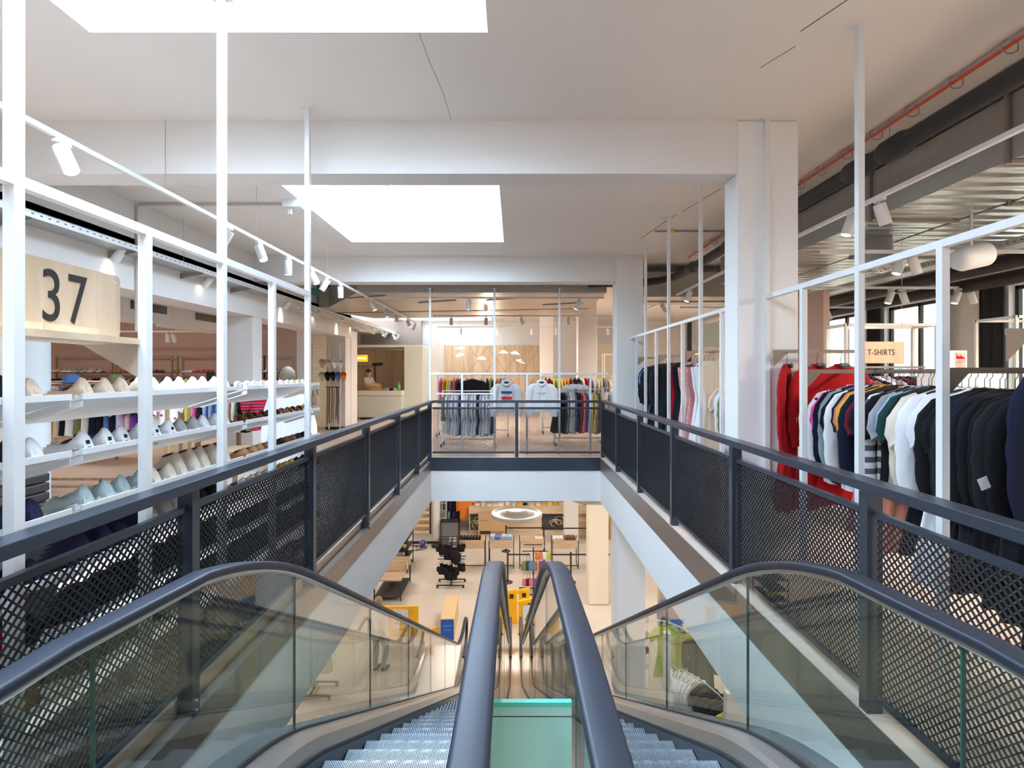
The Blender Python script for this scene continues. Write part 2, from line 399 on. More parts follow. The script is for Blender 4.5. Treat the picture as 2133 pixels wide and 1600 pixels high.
# ---------------------------------------------------------------- escalators
T30 = math.tan(math.radians(30)); K0 = 2.2; K1 = K0-LOW/T30
def zline(y, r=.75):
    """height of the step line at y with softened kinks"""
    def soft(t, r): return 0 if t < -r else (t if t > r else (t+r)**2/(4*r))
    return -T30*(soft(y-K0, r)-soft(y-K1, r))
def ysamp(y0, y1):
    ys = [y0]; y = y0
    while y < y1-1e-6:
        near = abs(y-K0) < .85 or abs(y-K1) < .85
        y = min(y+(.08 if near else .6), y1)
        if not near:
            for k in (K0-.85, K1-.85):
                if ys[-1] < k < y: y = k
        ys.append(y)
    return ys
def sweep(prof, y0, y1, cap=True, smooth=False):
    """profile in (x, dz) carried along the step line"""
    m = MB(); rings = [[(x, y, zline(y)+dz) for x, dz in prof] for y in ysamp(y0, y1)]
    return m.loft(rings, cap, smooth=smooth)
def rrect(cx, cz, w, h, r=.015, n=3):
    pts = []
    for k, (sx, sz) in enumerate(((1, 1), (-1, 1), (-1, -1), (1, -1))):
        for i in range(n+1):
            a = k*PI/2+i*PI/2/n; pts.append((cx+sx*(w/2-r)+r*math.cos(a), cz+sz*(h/2-r)+r*math.sin(a)))
    return pts
YE = 12.6
def handrail_path(x):
    pts = [(x, y, zline(y)+.93) for y in ysamp(-1.5, YE)]
    cy, cz, r = YE, LOW+.93-.33, .33
    pts += [(x, cy+r*math.sin(a*PI/10), cz+r*math.cos(a*PI/10)) for a in range(1, 11)]
    pts += [(x, YE-.5, cz-r)]
    return pts
def ribbon(x, path, w, h, m):
    rings = []
    P_ = [Vector(p) for p in path]
    for i, p in enumerate(P_):
        d = (P_[min(i+1, len(P_)-1)]-P_[max(i-1, 0)]).normalized(); nrm = Vector((1, 0, 0)).cross(d)
        rings.append([p+Vector((1, 0, 0))*a+nrm*b for a, b in rrect(0, 0, w, h, min(w, h)*.36)])
    return m.loft(rings, True, smooth=True)
def escalator(label, xl, xr, outer_l, outer_r, cy):
    rt = thing('escalator', label, 'escalator', ((xl+xr)/2, 7, LOW))
    for x, inn, wide in ((xl, 1, outer_l), (xr, -1, outer_r)):
        h = ribbon(x, handrail_path(x), .078, .034, MB()).obj('handrail', M_rub, rt, world=True)
        pth = [(a, b, c-.026) for a, b, c in handrail_path(x)[:-12]]
        ribbon(x, pth, .036, .026, MB()).obj('handrail_guide', M_steel, rt, world=True)
        # glass panels with seams
        cuts = [-1.3, .15, 1.45, 2.78, 4.25, 5.8, 7.35, 8.9, 10.45, 11.7, YE+.2]
        for a, b in zip(cuts, cuts[1:]):
            ys = ysamp(a+.004, b-.004)
            top = lambda y: .90 if y < YE-.1 else .90-.5*((y-YE+.1)/.3)**2*.5
            rings = [[(x-.005, y, zline(y)+.05), (x+.005, y, zline(y)+.05), (x+.005, y, zline(y)+top(y)), (x-.005, y, zline(y)+top(y))] for y in ys]
            g = MB().loft(rings, True, smooth=False).obj('glass_panel', M_glass, rt, world=True)
            e = MB().box(x-.0052, x+.0052, b-.006, b-.003, 0, 1)
            e = MB(); z = zline(b); e.add([(x-.006, b-.006, z+.05), (x+.006, b-.006, z+.05), (x+.006, b-.006, z+.9), (x-.006, b-.006, z+.9), (x-.006, b+.0, z+.05), (x+.006, b, z+.05), (x+.006, b, z+.9), (x-.006, b, z+.9)],
                  [(0, 1, 2, 3), (7, 6, 5, 4), (0, 4, 5, 1), (3, 2, 6, 7), (0, 3, 7, 4), (1, 5, 6, 2)])
            eo = e.obj('glass_edge', mat('dark_green_edge', (.03, .09, .07), .2), None); eo.parent = g; eo.matrix_parent_inverse = Matrix.Translation(-rt.location)
        i = inn
        sweep([(x-.012, .03), (x+.012, .03), (x+.012, .062), (x-.012, .062)], -1.4, YE+.3).obj('gasket', M_dark, rt, world=True)
        sweep([(x+i*.012, .05), (x+i*.09, .038), (x+i*.112, .015), (x+i*.122, -.06), (x+i*.105, -.06), (x+i*.012, .0)], -1.4, YE+.4).obj('inner_deck', M_steel, rt, world=True)
        sweep([(x+i*.108, -.06), (x+i*.137, -.06), (x+i*.137, -.085), (x+i*.108, -.085)], -1.4, YE+.4).obj('skirt_brush', M_dark, rt, world=True)
        sweep([(x+i*.13, -.08), (x+i*.145, -.08), (x+i*.145, -.62), (x+i*.13, -.62)], 1.55, K1+.3).obj('skirt_panel', mat('skirt_steel', (.025, .032, .045), .35, metal=.3), rt, world=True)
        if wide:
            o = -i
            sweep([(x+o*.012, .06), (x+o*.15, .055), (x+o*.15, .03), (x+o*.012, .03)], -1.4, YE+.4).obj('outer_deck', mat('ribbed_deck', (.20, .21, .21), .35, metal=.6), rt, world=True)
            cl_ = MB(); ys = ysamp(-1.4, YE+.4)
            rings = [[(x+o*.14, y, zline(y)+.05), (x+o*.15, y, zline(y)+.05), (x+o*.15, y, max(zline(y)-.85, LOW)), (x+o*.14, y, max(zline(y)-.85, LOW))] for y in ys if y > 1.9]
            cl_.loft(rings, True, smooth=False).obj('side_cladding', mat('cladding', (.30, .29, .27), .35, metal=.6), rt, world=True)
        # newel nose at the foot
        MB().prism([(YE-.2, LOW), (YE+.45, LOW), (YE+.45, LOW+.1), (YE+.2, LOW+.28), (YE-.2, LOW+.1)], 'x', x-.04, x+.04).obj('newel_base', M_steel, rt, world=True, bevel=.02)
    s0, s1 = xl+.15, xr-.15
    # steps: ribbed treads and risers
    KS = 1.60; yt = 1.62; n = 0
    while yt < KS-LOW/T30+.3 and n < 40:
        zt = max(-T30*(yt-KS), LOW+.01); zn = max(-T30*(yt+.4-KS), LOW+.01)
        m = MB(); g = MB(); nr = 84 if n < 6 else (50 if n < 12 else 20); wv = (s1-s0)/nr
        for k in range(nr):
            x = s0+k*wv; m.box(x+wv*.5, x+wv*.95, yt, yt+.4, zt-.012, zt)
            if n < 16: m.box(x+wv*.5, x+wv*.95, yt+.388, yt+.4, zn-.012, zt-.012)
        g.box(s0, s1, yt, yt+.39, zt-.03, zt-.013).box(s0, s1, yt+.375, yt+.387, zn-.03, zt-.02)
        so = m.obj('step', M_step, rt, world=True, fix=False)
        go = g.obj('groove_base', mat('groove_dark', (.05, .09, .14), .4, metal=.5), None); go.parent = so; go.matrix_parent_inverse = Matrix.Translation(-rt.location)
        yt += .4; n += 1
    MB().box(s0, s1, -1.5, 1.6, -.03, .001).obj('comb_plate', M_steel, rt, world=True)
    MB().box(s0, s1, K1-.3, YE+.5, LOW-.01, LOW+.02).obj('comb_plate', M_steel, rt, world=True)
    MB().box(s0, s1, K1-.38, K1-.26, LOW, LOW+.026).obj('comb_edge', mat('pale_edge', (.8, .8, .78), .5), rt, world=True)
    return rt
XA, XB_, XC_, XD = -1.185, -.083, .18, 1.265
escalator('left escalator descending to the lower floor between glass balustrades', XA, XB_, True, False, 0)
escalator('right escalator descending to the lower floor beside the hanging dresses', XC_, XD, False, True, 0)
# cover deck between the two inner balustrades and the green end glass
m = sweep([(XB_+.013, .045), (XC_-.013, .045), (XC_-.013, -.3), (XB_+.013, -.3)], 1.62, YE+.3)
m.obj('centre_deck', mat('deck_beige_steel', (.60, .52, .45), .3, metal=.7), base=((XB_+XC_)/2, 7, LOW), label='narrow metal deck running down between the two escalators', cat='deck')
gp = thing('glass_barrier', 'pale green glass plate closing the gap between the two middle handrails', 'barrier', ((XB_+XC_)/2, 1.4, 0))
mg = mat('milky_green_glass', (.34, .62, .52), .08, spec=.8); 
MB().box(XB_+.022, XC_-.022, 1.40, 1.412, -.05, .742).obj('plate', mg, gp, world=True)
MB().box(XB_+.022, XC_-.022, 1.398, 1.414, .742, .755).obj('plate_edge', mat('green_edge', (.10, .50, .38), .2), gp, world=True)
MB().box(XB_+.022, XC_-.022, 1.3985, 1.4, .715, .717).obj('thin_line', M_dark, gp, world=True)  # thin dark line across the plate below its top edge

# ---------------------------------------------------------------- tall white shop-fitting frames
def frame(label, x, talls, shorts, ybar, zb=2.32, along='y', ycon=None, foot=0):
    rt = thing('shopfitting_frame', label, 'frame', (x, (ybar[0]+ybar[1])/2, 0) if along == 'y' else ((ybar[0]+ybar[1])/2, x, 0))
    def post(c, z1):
        if along == 'y': MB().box(x-.02, x+.02, c-.02, c+.02, foot, z1).obj('post', M_white, rt, world=True)
        else: MB().box(c-.02, c+.02, x-.02, x+.02, foot, z1).obj('post', M_white, rt, world=True)
        if z1 > 3:
            q = (x, c) if along == 'y' else (c, x)
            MB().box(q[0]-.06, q[0]+.06, q[1]-.025, q[1]+.025, z1-.006, z1).obj('ceiling_plate', M_white, rt, world=True)
    for t in talls: post(t, CEIL if along == 'y' else 3.39)
    for t in shorts: post(t, zb)
    if along == 'y': MB().box(x-.0195, x+.0195, ybar[0], ybar[1], zb-.02, zb+.02).obj('cross_bar', M_white, rt, world=True)
    else: MB().box(ybar[0], ybar[1], x-.0195, x+.0195, zb-.02, zb+.02).obj('cross_bar', M_white, rt, world=True)
    return rt
LY = 1.784; d_ = .636
fL = frame('tall white steel frame carrying the shoe shelves beside the left railing', -1.734, [LY, LY+2*d_, LY+4*d_], [LY+d_, LY+3*d_, LY-d_], (.5, LY+4*d_))
fR = frame('tall white steel frame carrying clothes arms near the right railing, close to the camera', 2.22, [3.30, 4.51, 2.03], [2.66, 3.94], (1.2, 4.51))
fR2 = frame('tall white steel frame behind the first right column, above the long dresses', 2.22, [6.1, 7.36, 8.65], [5.48, 6.75, 8.0, 9.29], (4.82, 9.74))
fF = frame('white steel grid frame standing behind the far railing', 10.46, [-1.70, -.39, .93], [-1.05, .27, 1.56], (-1.70, 1.93), 1.645, 'x')

# ---------------------------------------------------------------- track lighting
def track(label, p0, p1, wires, gname='ceiling tracks'):
    rt = thing('light_track', label, 'light track', p0, group=gname)
    MB().bar(p0, p1, .035, .035).obj('rail', M_white, rt, world=True)
    for p in wires:
        top = 3.0 if p[1] > 10.3 and False else CEIL
        MB().tube([p, (p[0], p[1], top)], .0022, 4).obj('wire', M_grey, rt, world=True)
    return rt
sp = thing('track_spotlight', 'x', 'spotlight', (0, 0, 0), group='white cylinder spotlights')
MB().box(-.018, .018, -.06, .06, -.045, -.018).obj('adapter', M_white, sp)
MB().tube([(0, 0, -.045), (0, 0, -.075)], .012, 8).obj('stem', M_white, sp)
hd = MB().lathe([(.001, .02), (.048, .02), (.05, .015), (.05, -.17), (.046, -.175), (.044, -.165), (.001, -.165)], 18).obj('lamp_head', M_white, sp)
ln = MB().lathe([(.001, -.1655), (.043, -.1655), (.043, -.168), (.001, -.168)], 16).obj('lens', M_lampon, hd)
used = [0]
nlight = [0]
def spot(loc, tilt, az, label, light=0):
    """tilt away from straight down, towards azimuth az"""
    if not used[0]: r = sp; used[0] = 1; r.location = loc; r['label'] = label
    else: r = dup(sp, loc, 0, label)
    h = [c for c in r.children if c.name.startswith('lamp_head')][0]
    rot = Matrix.Rotation(az, 4, 'Z') @ Matrix.Rotation(-tilt, 4, 'Y')
    h.location = (0, 0, -.085); h.rotation_euler = rot.to_euler()
    if light:
        l = bpy.data.lights.new('spot_lamp', 'SPOT'); l.energy = light; l.color = (1, .83, .66); l.spot_size = math.radians(70); l.spot_blend = .6; l.shadow_soft_size = .04
        o = bpy.data.objects.new('spot_lamp', l); C.objects.link(o)
        d = rot @ Vector((0, 0, -1)); o.location = Vector(loc)+Vector((0, 0, -.085))+d*.2
        o.rotation_euler = d.to_track_quat('-Z', 'Y').to_euler()
track('long white ceiling track left of the opening, above the railing', (-3.05, .4, 3.24), (-3.05, 16.2, 3.24), [(-3.05, y, 3.25) for y in (2.2, 4.5, 6.1, 8.4, 13)])
track('long white ceiling track above the shoe area, beside the cable tray', (-4.75, .4, 3.24), (-4.75, 21.4, 3.24), [(-4.75, y, 3.25) for y in (2.4, 4.9, 7.4, 12)])
track('long white ceiling track on the right, under the black pipe', (3.29, .4, 3.24), (3.29, 14.5, 3.24), [(3.29, y, 3.25) for y in (2.2, 4.5, 5.9, 8.4)])
track('white ceiling track across the far side, nearest to the far railing', (-3.05, 10.8, 3.24), (1.9, 10.8, 3.24), [])
track('white ceiling track across the far clothes racks, second behind the railing', (-2.2, 14.0, 3.22), (4, 14.0, 3.22), [])
track('white ceiling track across the shop, nearest to the back wall', (-2.6, 17.4, 3.22), (4, 17.4, 3.22), [])
track('white ceiling track across the right side, nearest of three by the windows', (3.4, 5.7, 3.0), (7.3, 5.7, 3.0), [])
track('white ceiling track across the right side, middle one by the windows', (3.4, 8.1, 3.0), (7.3, 8.1, 3.0), [])
track('white ceiling track across the right side, farthest by the windows', (3.4, 10.5, 3.0), (7.3, 10.5, 3.0), [])
track('white ceiling track in the shoe area in front of the pink-lit wall', (-12, 11.9, 2.62), (-5.6, 11.9, 2.62), [(-10, 11.9, 2.7), (-7, 11.9, 2.7)])
ty = [3.47, 5.5, 6.16, 6.95, 7.77, 8.4, 9.05, 11, 12.2, 13.4, 14.8, 16]
tl = [(.5, -.2, 14), (.5, PI, 0), (.45, -.4, 10), (0, 0, 10), (.55, -.3, 0), (.5, PI+.2, 10), (.02, 0, 0), (.5, 0, 10), (.3, 0, 0), (0, 0, 10), (.4, 0, 0), (.5, PI, 10)]
for i, y in enumerate(ty): spot((-3.05, y, 3.24), tl[i][0], tl[i][1], 'white cylinder spotlight, %s from the camera on the track left of the opening' % nth(i), tl[i][2]*.9)
ty = [2.2, 4.0, 6.24, 8.07, 10.87, 12.6, 14.3, 15.5, 16.6, 17.6, 18.4, 19.2, 20.2, 21.1]
for i, y in enumerate(ty): spot((-4.75, y, 3.24), .6, PI if i not in (10, 12) else -.3, 'white cylinder spotlight, %s from the camera on the track over the shoe area' % nth(i), (14 if i < 8 else 7) if i % 2 == 0 else 0)
for i, y in enumerate((1.9, 4.62, 5.0, 7.2, 9.6, 11.4, 13.2)): spot((3.29, y, 3.24), (.3, .35, .35, .4, .4, .5, .4)[i], (PI, .1, PI, 0, PI, 0, 0)[i], 'white cylinder spotlight, %s from the camera on the track right of the opening' % nth(i), 40 if i % 2 == 1 else 0)
for i, x in enumerate((-.94, 1.38)): spot((x, 10.8, 3.24), (.12, .5)[i], PI, 'white cylinder spotlight on the %s half of the track behind the far railing' % ('left', 'right')[i], 20)
for i, x in enumerate((-1.7, -.75, .2, 1.5)): spot((x, 14, 3.22), (0, 0, .4, .05)[i], 0, 'white cylinder spotlight, %s from the left on the track over the far racks' % nth(i), 25)
for i, x in enumerate((-1.75, -.55, .62, 1.45, 3.2)): spot((x, 17.4, 3.22), 0, 0, 'white cylinder spotlight, %s from the left on the track before the back wall' % nth(i), 10 if i in (0, 2, 4) else 0)
for j, (y, xs) in enumerate(((5.7, (4.30, 4.42, 6.2)), (8.1, (5.95, 6.12, 7.0, 7.2)), (10.5, (6.15, 6.4, 7.1)))):
    for i, x in enumerate(xs): spot((x, y, 3.0), .35, (PI, 0)[i % 2], 'white cylinder spotlight, %s from the left on the %s track by the windows' % (nth(i), ('nearest', 'middle', 'farthest')[j]), 45 if i in (0, 2) else 0)
for i, x in enumerate((-11, -9.5, -8, -7.88, -6.3)): spot((x, 11.9, 2.62), (.3, .1, .0, .45, .3)[i], PI/2, 'white cylinder spotlight, %s from the left on the track before the pink-lit wall' % nth(i), 30)
# ---------------------------------------------------------------- services under the ceiling
def simple(name, mb, m, label, cat, base, group=None, bevel=0):
    return mb.obj(name, m, base=base, label=label, cat=cat, group=group, bevel=bevel)
# right: big flat ducts
def duct(label, x0, x1, y0, y1, z0, z1, hang=()):
    rt = thing('air_duct', label, 'duct', ((x0+x1)/2, (y0+y1)/2, z0), group='galvanised air ducts')
    MB().box(x0, x1, y0, y1, z0+.004, z1).obj('duct_side', M_galvs, rt, world=True)
    MB().box(x0+.002, x1-.002, y0+.002, y1-.002, z0, z0+.0045).obj('duct_underside', M_galv, rt, world=True)
    for y in hang:
        MB().box(x0-.01, x1, y-.02, y+.02, z0-.03, z0-.004).obj('support_rail', M_grey, rt, world=True)
        for x in (x0-.02, x1-.03):
            MB().box(x-.012, x+.012, y-.012, y+.012, z0-.03, CEIL).obj('threaded_rod', M_grey, rt, world=True)
    return rt
duct('wide galvanised air duct on the right, the one nearest to the opening', 3.62, 4.50, -2, 9.0, 3.21, 3.68, (1.2, 3.75, 5.2, 7.4))
duct('wide galvanised air duct on the right, on the window side of its twin', 4.54, 5.75, -2, 9.6, 3.21, 3.6, (3.1, 4.7, 6.9))
duct('galvanised air duct crossing over the far right clothes racks', 2.6, 5.8, 10.4, 11.6, 3.2, 3.7, (11,))
# diagonal plan ducts beyond the opening
def polyduct(label, poly, z0, z1, base):
    rt = thing('air_duct', label, 'duct', base, group='galvanised air ducts')
    MB().prism(poly, 'z', z0+.004, z1).obj('duct_side', M_galvs, rt, world=True)
    MB().prism(poly, 'z', z0, z0+.004).obj('duct_underside', mat('duct_underside', (.62, .54, .46), .4, metal=.75, noise=.08, nscale=.7), rt, world=True)  # tan of the reflected floor painted into the galvanised metal colour
polyduct('galvanised air duct with a slanted corner just beyond the far railing', [(-4.85, 12.8), (-4.6, 12.8), (-3.2, 10.5), (1.9, 10.5), (1.9, 13.0), (-4.85, 13.9)], 3.3, 3.8, (-1, 12, 3.3))
polyduct('galvanised air duct behind the slanted one, over the far clothes racks', [(-4.8, 14.1), (1.9, 13.15), (1.9, 14.9), (-4.2, 15.4)], 3.3, 3.75, (-1, 14.5, 3.3))
for i, (x, y) in enumerate(((-3.6, 11.2), (-2.2, 11.9), (-.6, 11.5), (.7, 12.3))):
    m = MB().bar((x, y, 3.29), (x+.9, y-.9+.5, 3.29), .05, .03)
    simple('support_rail', m, M_grey, 'grey steel rail under the slanted duct, %s from the left' % nth(i), 'rail', (x, y, 3.29), 'duct support rails')
# black insulated pipe with couplings and the red conduit beside it
pp = thing('insulated_pipe', 'thick black insulated pipe running along the ceiling on the right', 'pipe', (3.1, 5, 3.5))
MB().tube([(3.12, .3, 3.50), (3.12, 9.4, 3.50), (3.05, 9.75, 3.48), (2.85, 10.05, 3.46), (2.45, 10.28, 3.45), (1.5, 10.32, 3.45)], .072, 16).obj('pipe', M_blackp, pp, world=True)
for y0, y1 in ((2.2, 2.75), (4.1, 4.3), (4.55, 4.75), (7.1, 7.5), (8.9, 9.1)):
    MB().tube([(3.12, y0-.06, 3.50), (3.12, y0, 3.50), (3.12, y1, 3.50), (3.12, y1+.06, 3.50)], [.074, .095, .095, .074], 16).obj('coupling', M_blackp, pp, world=True)
for i, (x, y, z, r) in enumerate(((3.32, 0, 3.6, .04),)):
    simple('white_pipe', MB().tube([(3.36, .3, 3.68), (3.36, 9.5, 3.68)], .035, 10), M_white, 'thin white pipe between the black pipe and the duct', 'pipe', (3.36, 5, 3.68))
rp = thing('red_conduit', 'orange-red cable conduit held by wire clips under the right ceiling', 'conduit', (3.30, 5, CEIL-.03))
MB().tube([(3.30, .3, CEIL-.045), (3.30, 9.7, CEIL-.045)], .013, 8).obj('conduit', mat('red_conduit', (.72, .10, .05), .5), rp, world=True)
for k in range(21):
    y = .9+k*.42
    MB().tube([(3.30+a, y, CEIL-.05+b) for a, b in ((-.02, .042), (-.055, .025), (-.055, -.03), (-.02, -.05), (.02, -.05), (.055, -.03), (.055, .025), (.02, .042))], .0045, 5, smooth=False).obj('wire_clip', mat('zinc_wire', (.45, .42, .38), .35, metal=.8), rp, world=True)
for i, (x, z, r, m_, lb) in enumerate(((6.75, 3.18, .11, M_blackp, 'upper black insulated pipe along the window side ceiling'), (7.1, 3.02, .10, M_blackp, 'lower black insulated pipe along the window side ceiling'), (6.2, 3.42, .05, mat('zinc_pipe', (.5, .5, .46), .3, metal=.9), 'thin zinc pipe along the window side ceiling'))):
    simple('insulated_pipe', MB().tube([(x, .2, z), (x, 17, z)], r, 14), m_, lb, 'pipe', (x, 6, z))
def tray(label, x0, x1, y0, y1, z, bx=None):
    rt = thing('cable_tray', label, 'cable tray', ((x0+x1)/2, (y0+y1)/2, z))
    MB().box(x0, x1, y0, y1, z, z+.004).obj('tray_floor', mat('tray_floor', (.36, .37, .36), .4, metal=.6, kind='stripe', col2=(.22, .23, .22), nscale=8, scale=(1, 1, 1)), rt, world=True)
    for x in (x0, x1):
        MB().box(x-.003, x+.003, y0, y1, z, z+.06).obj('tray_side', mat('tray_side', (.72, .73, .74), .35, metal=.3), rt, world=True)
        m = MB(); y = y0+.1
        while y < min(y1, 12): m.box(x-.0035, x+.0035, y, y+.03, z+.035, z+.045); y += .09
        m.obj('slots', M_dark, rt, world=True)
    if bx is not None:
        for y in [y0+1.0+1.35*k for k in range(int((y1-y0)/1.35))]:
            MB().prism([(bx, z-.003), (x1+.01, z-.003), (x1+.01, z-.02), (bx, z-.09)], 'y', y-.004, y+.004).obj('bracket', M_grey, rt, world=True)
tray('perforated white cable tray bracketed to the long beam over the shoe area', -4.88, -4.60, 1.2, 10.5, 3.14, -4.93)
tray('perforated cable tray hanging near the windows on the right', 5.95, 6.2, .5, 16, 3.18)
tray('perforated cable tray closest to the windows on the right', 7.25, 7.45, .5, 16, 3.02)
simple('drain_pipe', MB().tube([(-4.55, 10.9, 3.0), (-4.6, 12.4, 2.98), (-4.65, 14, 3.02), (-4.6, 16, 2.97), (-4.75, 17.5, 3.0)], .03, 8), mat('beige_pipe', (.62, .55, .45), .5), 'beige flexible pipes bundled along the beam beyond the opening', 'pipe', (-4.6, 14, 3))
for k in range(3):
    simple('cable', MB().tube([(-4.5+.05*k, 10.7, 3.05-.03*k), (-4.55, 12.2, 2.93+.05*k), (-4.5+.07*k, 13.7, 3.03), (-4.6, 15.4, 2.92+.03*k), (-4.7+.1*k, 17, 3.0)], .018, 6), mat('beige_pipe', (.62, .55, .45), .5), 'loose cable hanging beside the beige pipes, strand %s' % nth(k), 'cable', (-4.5, 14, 3-.03*k), 'loose cables beyond the opening')
simple('conduit', MB().tube([(-4.92, 6.7, 2.2), (-4.92, 6.7, 3.83), (-4.85, 6.7, 3.85), (-2.9, 6.7, 3.85)], .018, 6), mat('grey_conduit', (.55, .52, .49), .5), 'grey conduit climbing the long beam and crossing to the second roof light', 'conduit', (-4.9, 6.7, 2.2))
simple('window_opener', MB().box(-2.95, -2.72, 6.55, 6.7, 3.78, 3.88).box(-2.9, -2.86, 6.6, 6.64, 3.7, 4.3), M_white, 'small white opener box at the left edge of the second roof light', 'device', (-2.85, 6.6, 3.8))
simple('conduit', MB().tube([(2.2, 8.0, 3.86), (4.2, 8.0, 3.86)], .012, 6), M_grey, 'thin conduit on the ceiling right of the second roof light', 'conduit', (2.5, 8, 3.85))
simple('smoke_detector', MB().lathe([(.001, 0), (.05, 0), (.06, -.03), (.04, -.05), (.001, -.05)], 14), mat('yellow_cover', (.85, .6, .08), .5), 'small round detector with a yellow cover on the ceiling', 'detector', (0, 0, 0)).location = (2.45, 8.0, CEIL-.0)
# dark scars in the ceiling plaster
sc_ = mat('crack', (.12, .09, .07), .9)
for i, (pts, wd) in enumerate((([(-.62, 3.36), (-.60, 3.7), (-.56, 4.1), (-.55, 4.52)], .003), ([(1.9, 2.9), (2.05, 2.92)], .01), ([(2.02, 3.0), (1.87, 3.35)], .008), ([(1.92, 3.5), (1.8, 3.75)], .006), ([(2.5, 6.2), (2.32, 7.1)], .012), ([(2.28, 7.2), (2.1, 8.5)], .012))):
    m = MB()
    for p, q in zip(pts, pts[1:]): m.bar((p[0], p[1], CEIL-.0006), (q[0], q[1], CEIL-.0006), wd, .001)
    struct('ceiling_crack', m, sc_)
# left: fan coil units
for i, (y0, y1) in enumerate(((6.4, 7.7), (8.2, 9.3), (9.9, 11.6))):
    rt = thing('air_unit', 'white ceiling unit with dark grille over the shoe area, %s from the camera' % nth(i), 'air conditioner', (-6.5, (y0+y1)/2, 2.55), group='ceiling air units')
    MB().box(-6.9, -6.2, y0, y1, 2.55, 2.98).obj('housing', M_wall, rt, world=True, bevel=.01)
    g = MB().box(-6.2, -6.19, y0+.12, y1-.12, 2.70, 2.84).obj('grille', mat('grille_dark', (.10, .10, .10), .5), rt, world=True)
    m = MB(); y = y0+.16
    while y < y1-.14: m.box(-6.189, -6.182, y, y+.012, 2.70, 2.84); y += .035
    m.obj('grille_slats', M_white, g, world=True) if False else None
    sl_ = m.obj('grille_slats', M_grey, None); sl_.parent = g; sl_.matrix_parent_inverse = Matrix.Translation(-rt.location)

# ---------------------------------------------------------------- sign 37 on its wooden ledge
M_signw = mat('sign_pine', (.62, .47, .33), .5, kind='wood', col2=(.54, .40, .27), nscale=5, scale=(3, 3, .3))
sg = thing('number_sign', 'large light wooden board with rounded corners reading 37', 'sign', (-1.86, 2.12, 1.815))
pts = []
for k, (cy, cz) in enumerate(((.3-.025, .29-.025), (-.3+.025, .29-.025), (-.3+.025, .025), (.3-.025, .025))):
    for i in range(5): a = k*PI/2+i*PI/8; pts.append((cy+.025*math.cos(a), cz+.025*math.sin(a)))
MB().prism(pts, 'x', -.008, .008).obj('board', M_signw, sg)
text('lettering', '37', .30, mat('ink', (.015, .013, .012), .6), sg, (.0095, .0, .135), (PI/2, 0, PI/2), sx=.70, spacing=1.15)
MB().tube([(.0085, .265, .255), (.0095, .265, .255)], .006, 10).obj('hanging_hole', M_white, sg)
sg.rotation_euler = (0, 0, 0)
ld = thing('sign_ledge', 'narrow wooden ledge between two white posts under the number board', 'shelf', (-1.86, 2.1, 1.785))
MB().box(-.16, .115, -.315, .315, 0, .028).obj('board', M_woodh, ld)
for s_ in (-1, 1): MB().prism([(-.16, 0), (.11, 0), (.11, -.16)], 'y', s_*.31-.003, s_*.31+.003).obj('bracket', mat('beige_bracket', (.62, .52, .44), .5), ld)
for i, (a, b) in enumerate(((-.22, -.13), (-.13, .13))):
    simple('wooden_block', MB().box(-1.848, -1.80, 2.1+a, 2.1+b-.002, 1.815, 1.845), M_woodh, ('short', 'long')[i]+' wooden block on the ledge in front of the number board', 'block', (-1.82, 2.1+(a+b)/2, 1.815))

# ---------------------------------------------------------------- shoes
def shoe_upper(k):
    if k == 'low': prof = [(0, .060, .026), (.004, .092, .030), (.014, .099, .034), (.035, .083, .038), (.075, .066, .040), (.11, .066, .041), (.14, .082, .042), (.16, .078, .042), (.20, .058, .046), (.245, .046, .046), (.272, .034, .034), (.284, .02, .014)]
    elif k == 'high': prof = [(0, .09, .028), (.006, .14, .036), (.03, .145, .04), (.08, .142, .042), (.11, .125, .042), (.15, .09, .043), (.20, .06, .046), (.245, .047, .046), (.272, .034, .034), (.284, .02, .014)]
    else: prof = [(0, .05, .024), (.008, .066, .032), (.03, .064, .036), (.08, .050, .036), (.12, .046, .037), (.155, .058, .040), (.20, .050, .043), (.245, .038, .042), (.272, .028, .03), (.284, .016, .012)]
    rings = []
    for x, h, wd in prof:
        ring = []
        for a in range(14):
            t = 2*PI*a/14; c, s = math.cos(t), math.sin(t)
            y = wd*math.copysign(abs(c)**.8, c); z = .018+max(0, s)**.75*(h-.018)
            ring.append((x, y*(1-.45*max(0, s)**2), z))
        rings.append(ring)
    return MB().loft(rings)
def sole_mb(t=.024):
    m = MB(); out = [(0, 0), (.004, .024), (.03, .040), (.09, .038), (.14, .038), (.20, .050), (.245, .050), (.275, .034), (.288, 0)]
    pts = out+[(x, -y) for x, y in out[-2:0:-1]]
    return m.prism([(x, y) for x, y in pts], 'z', 0, t)
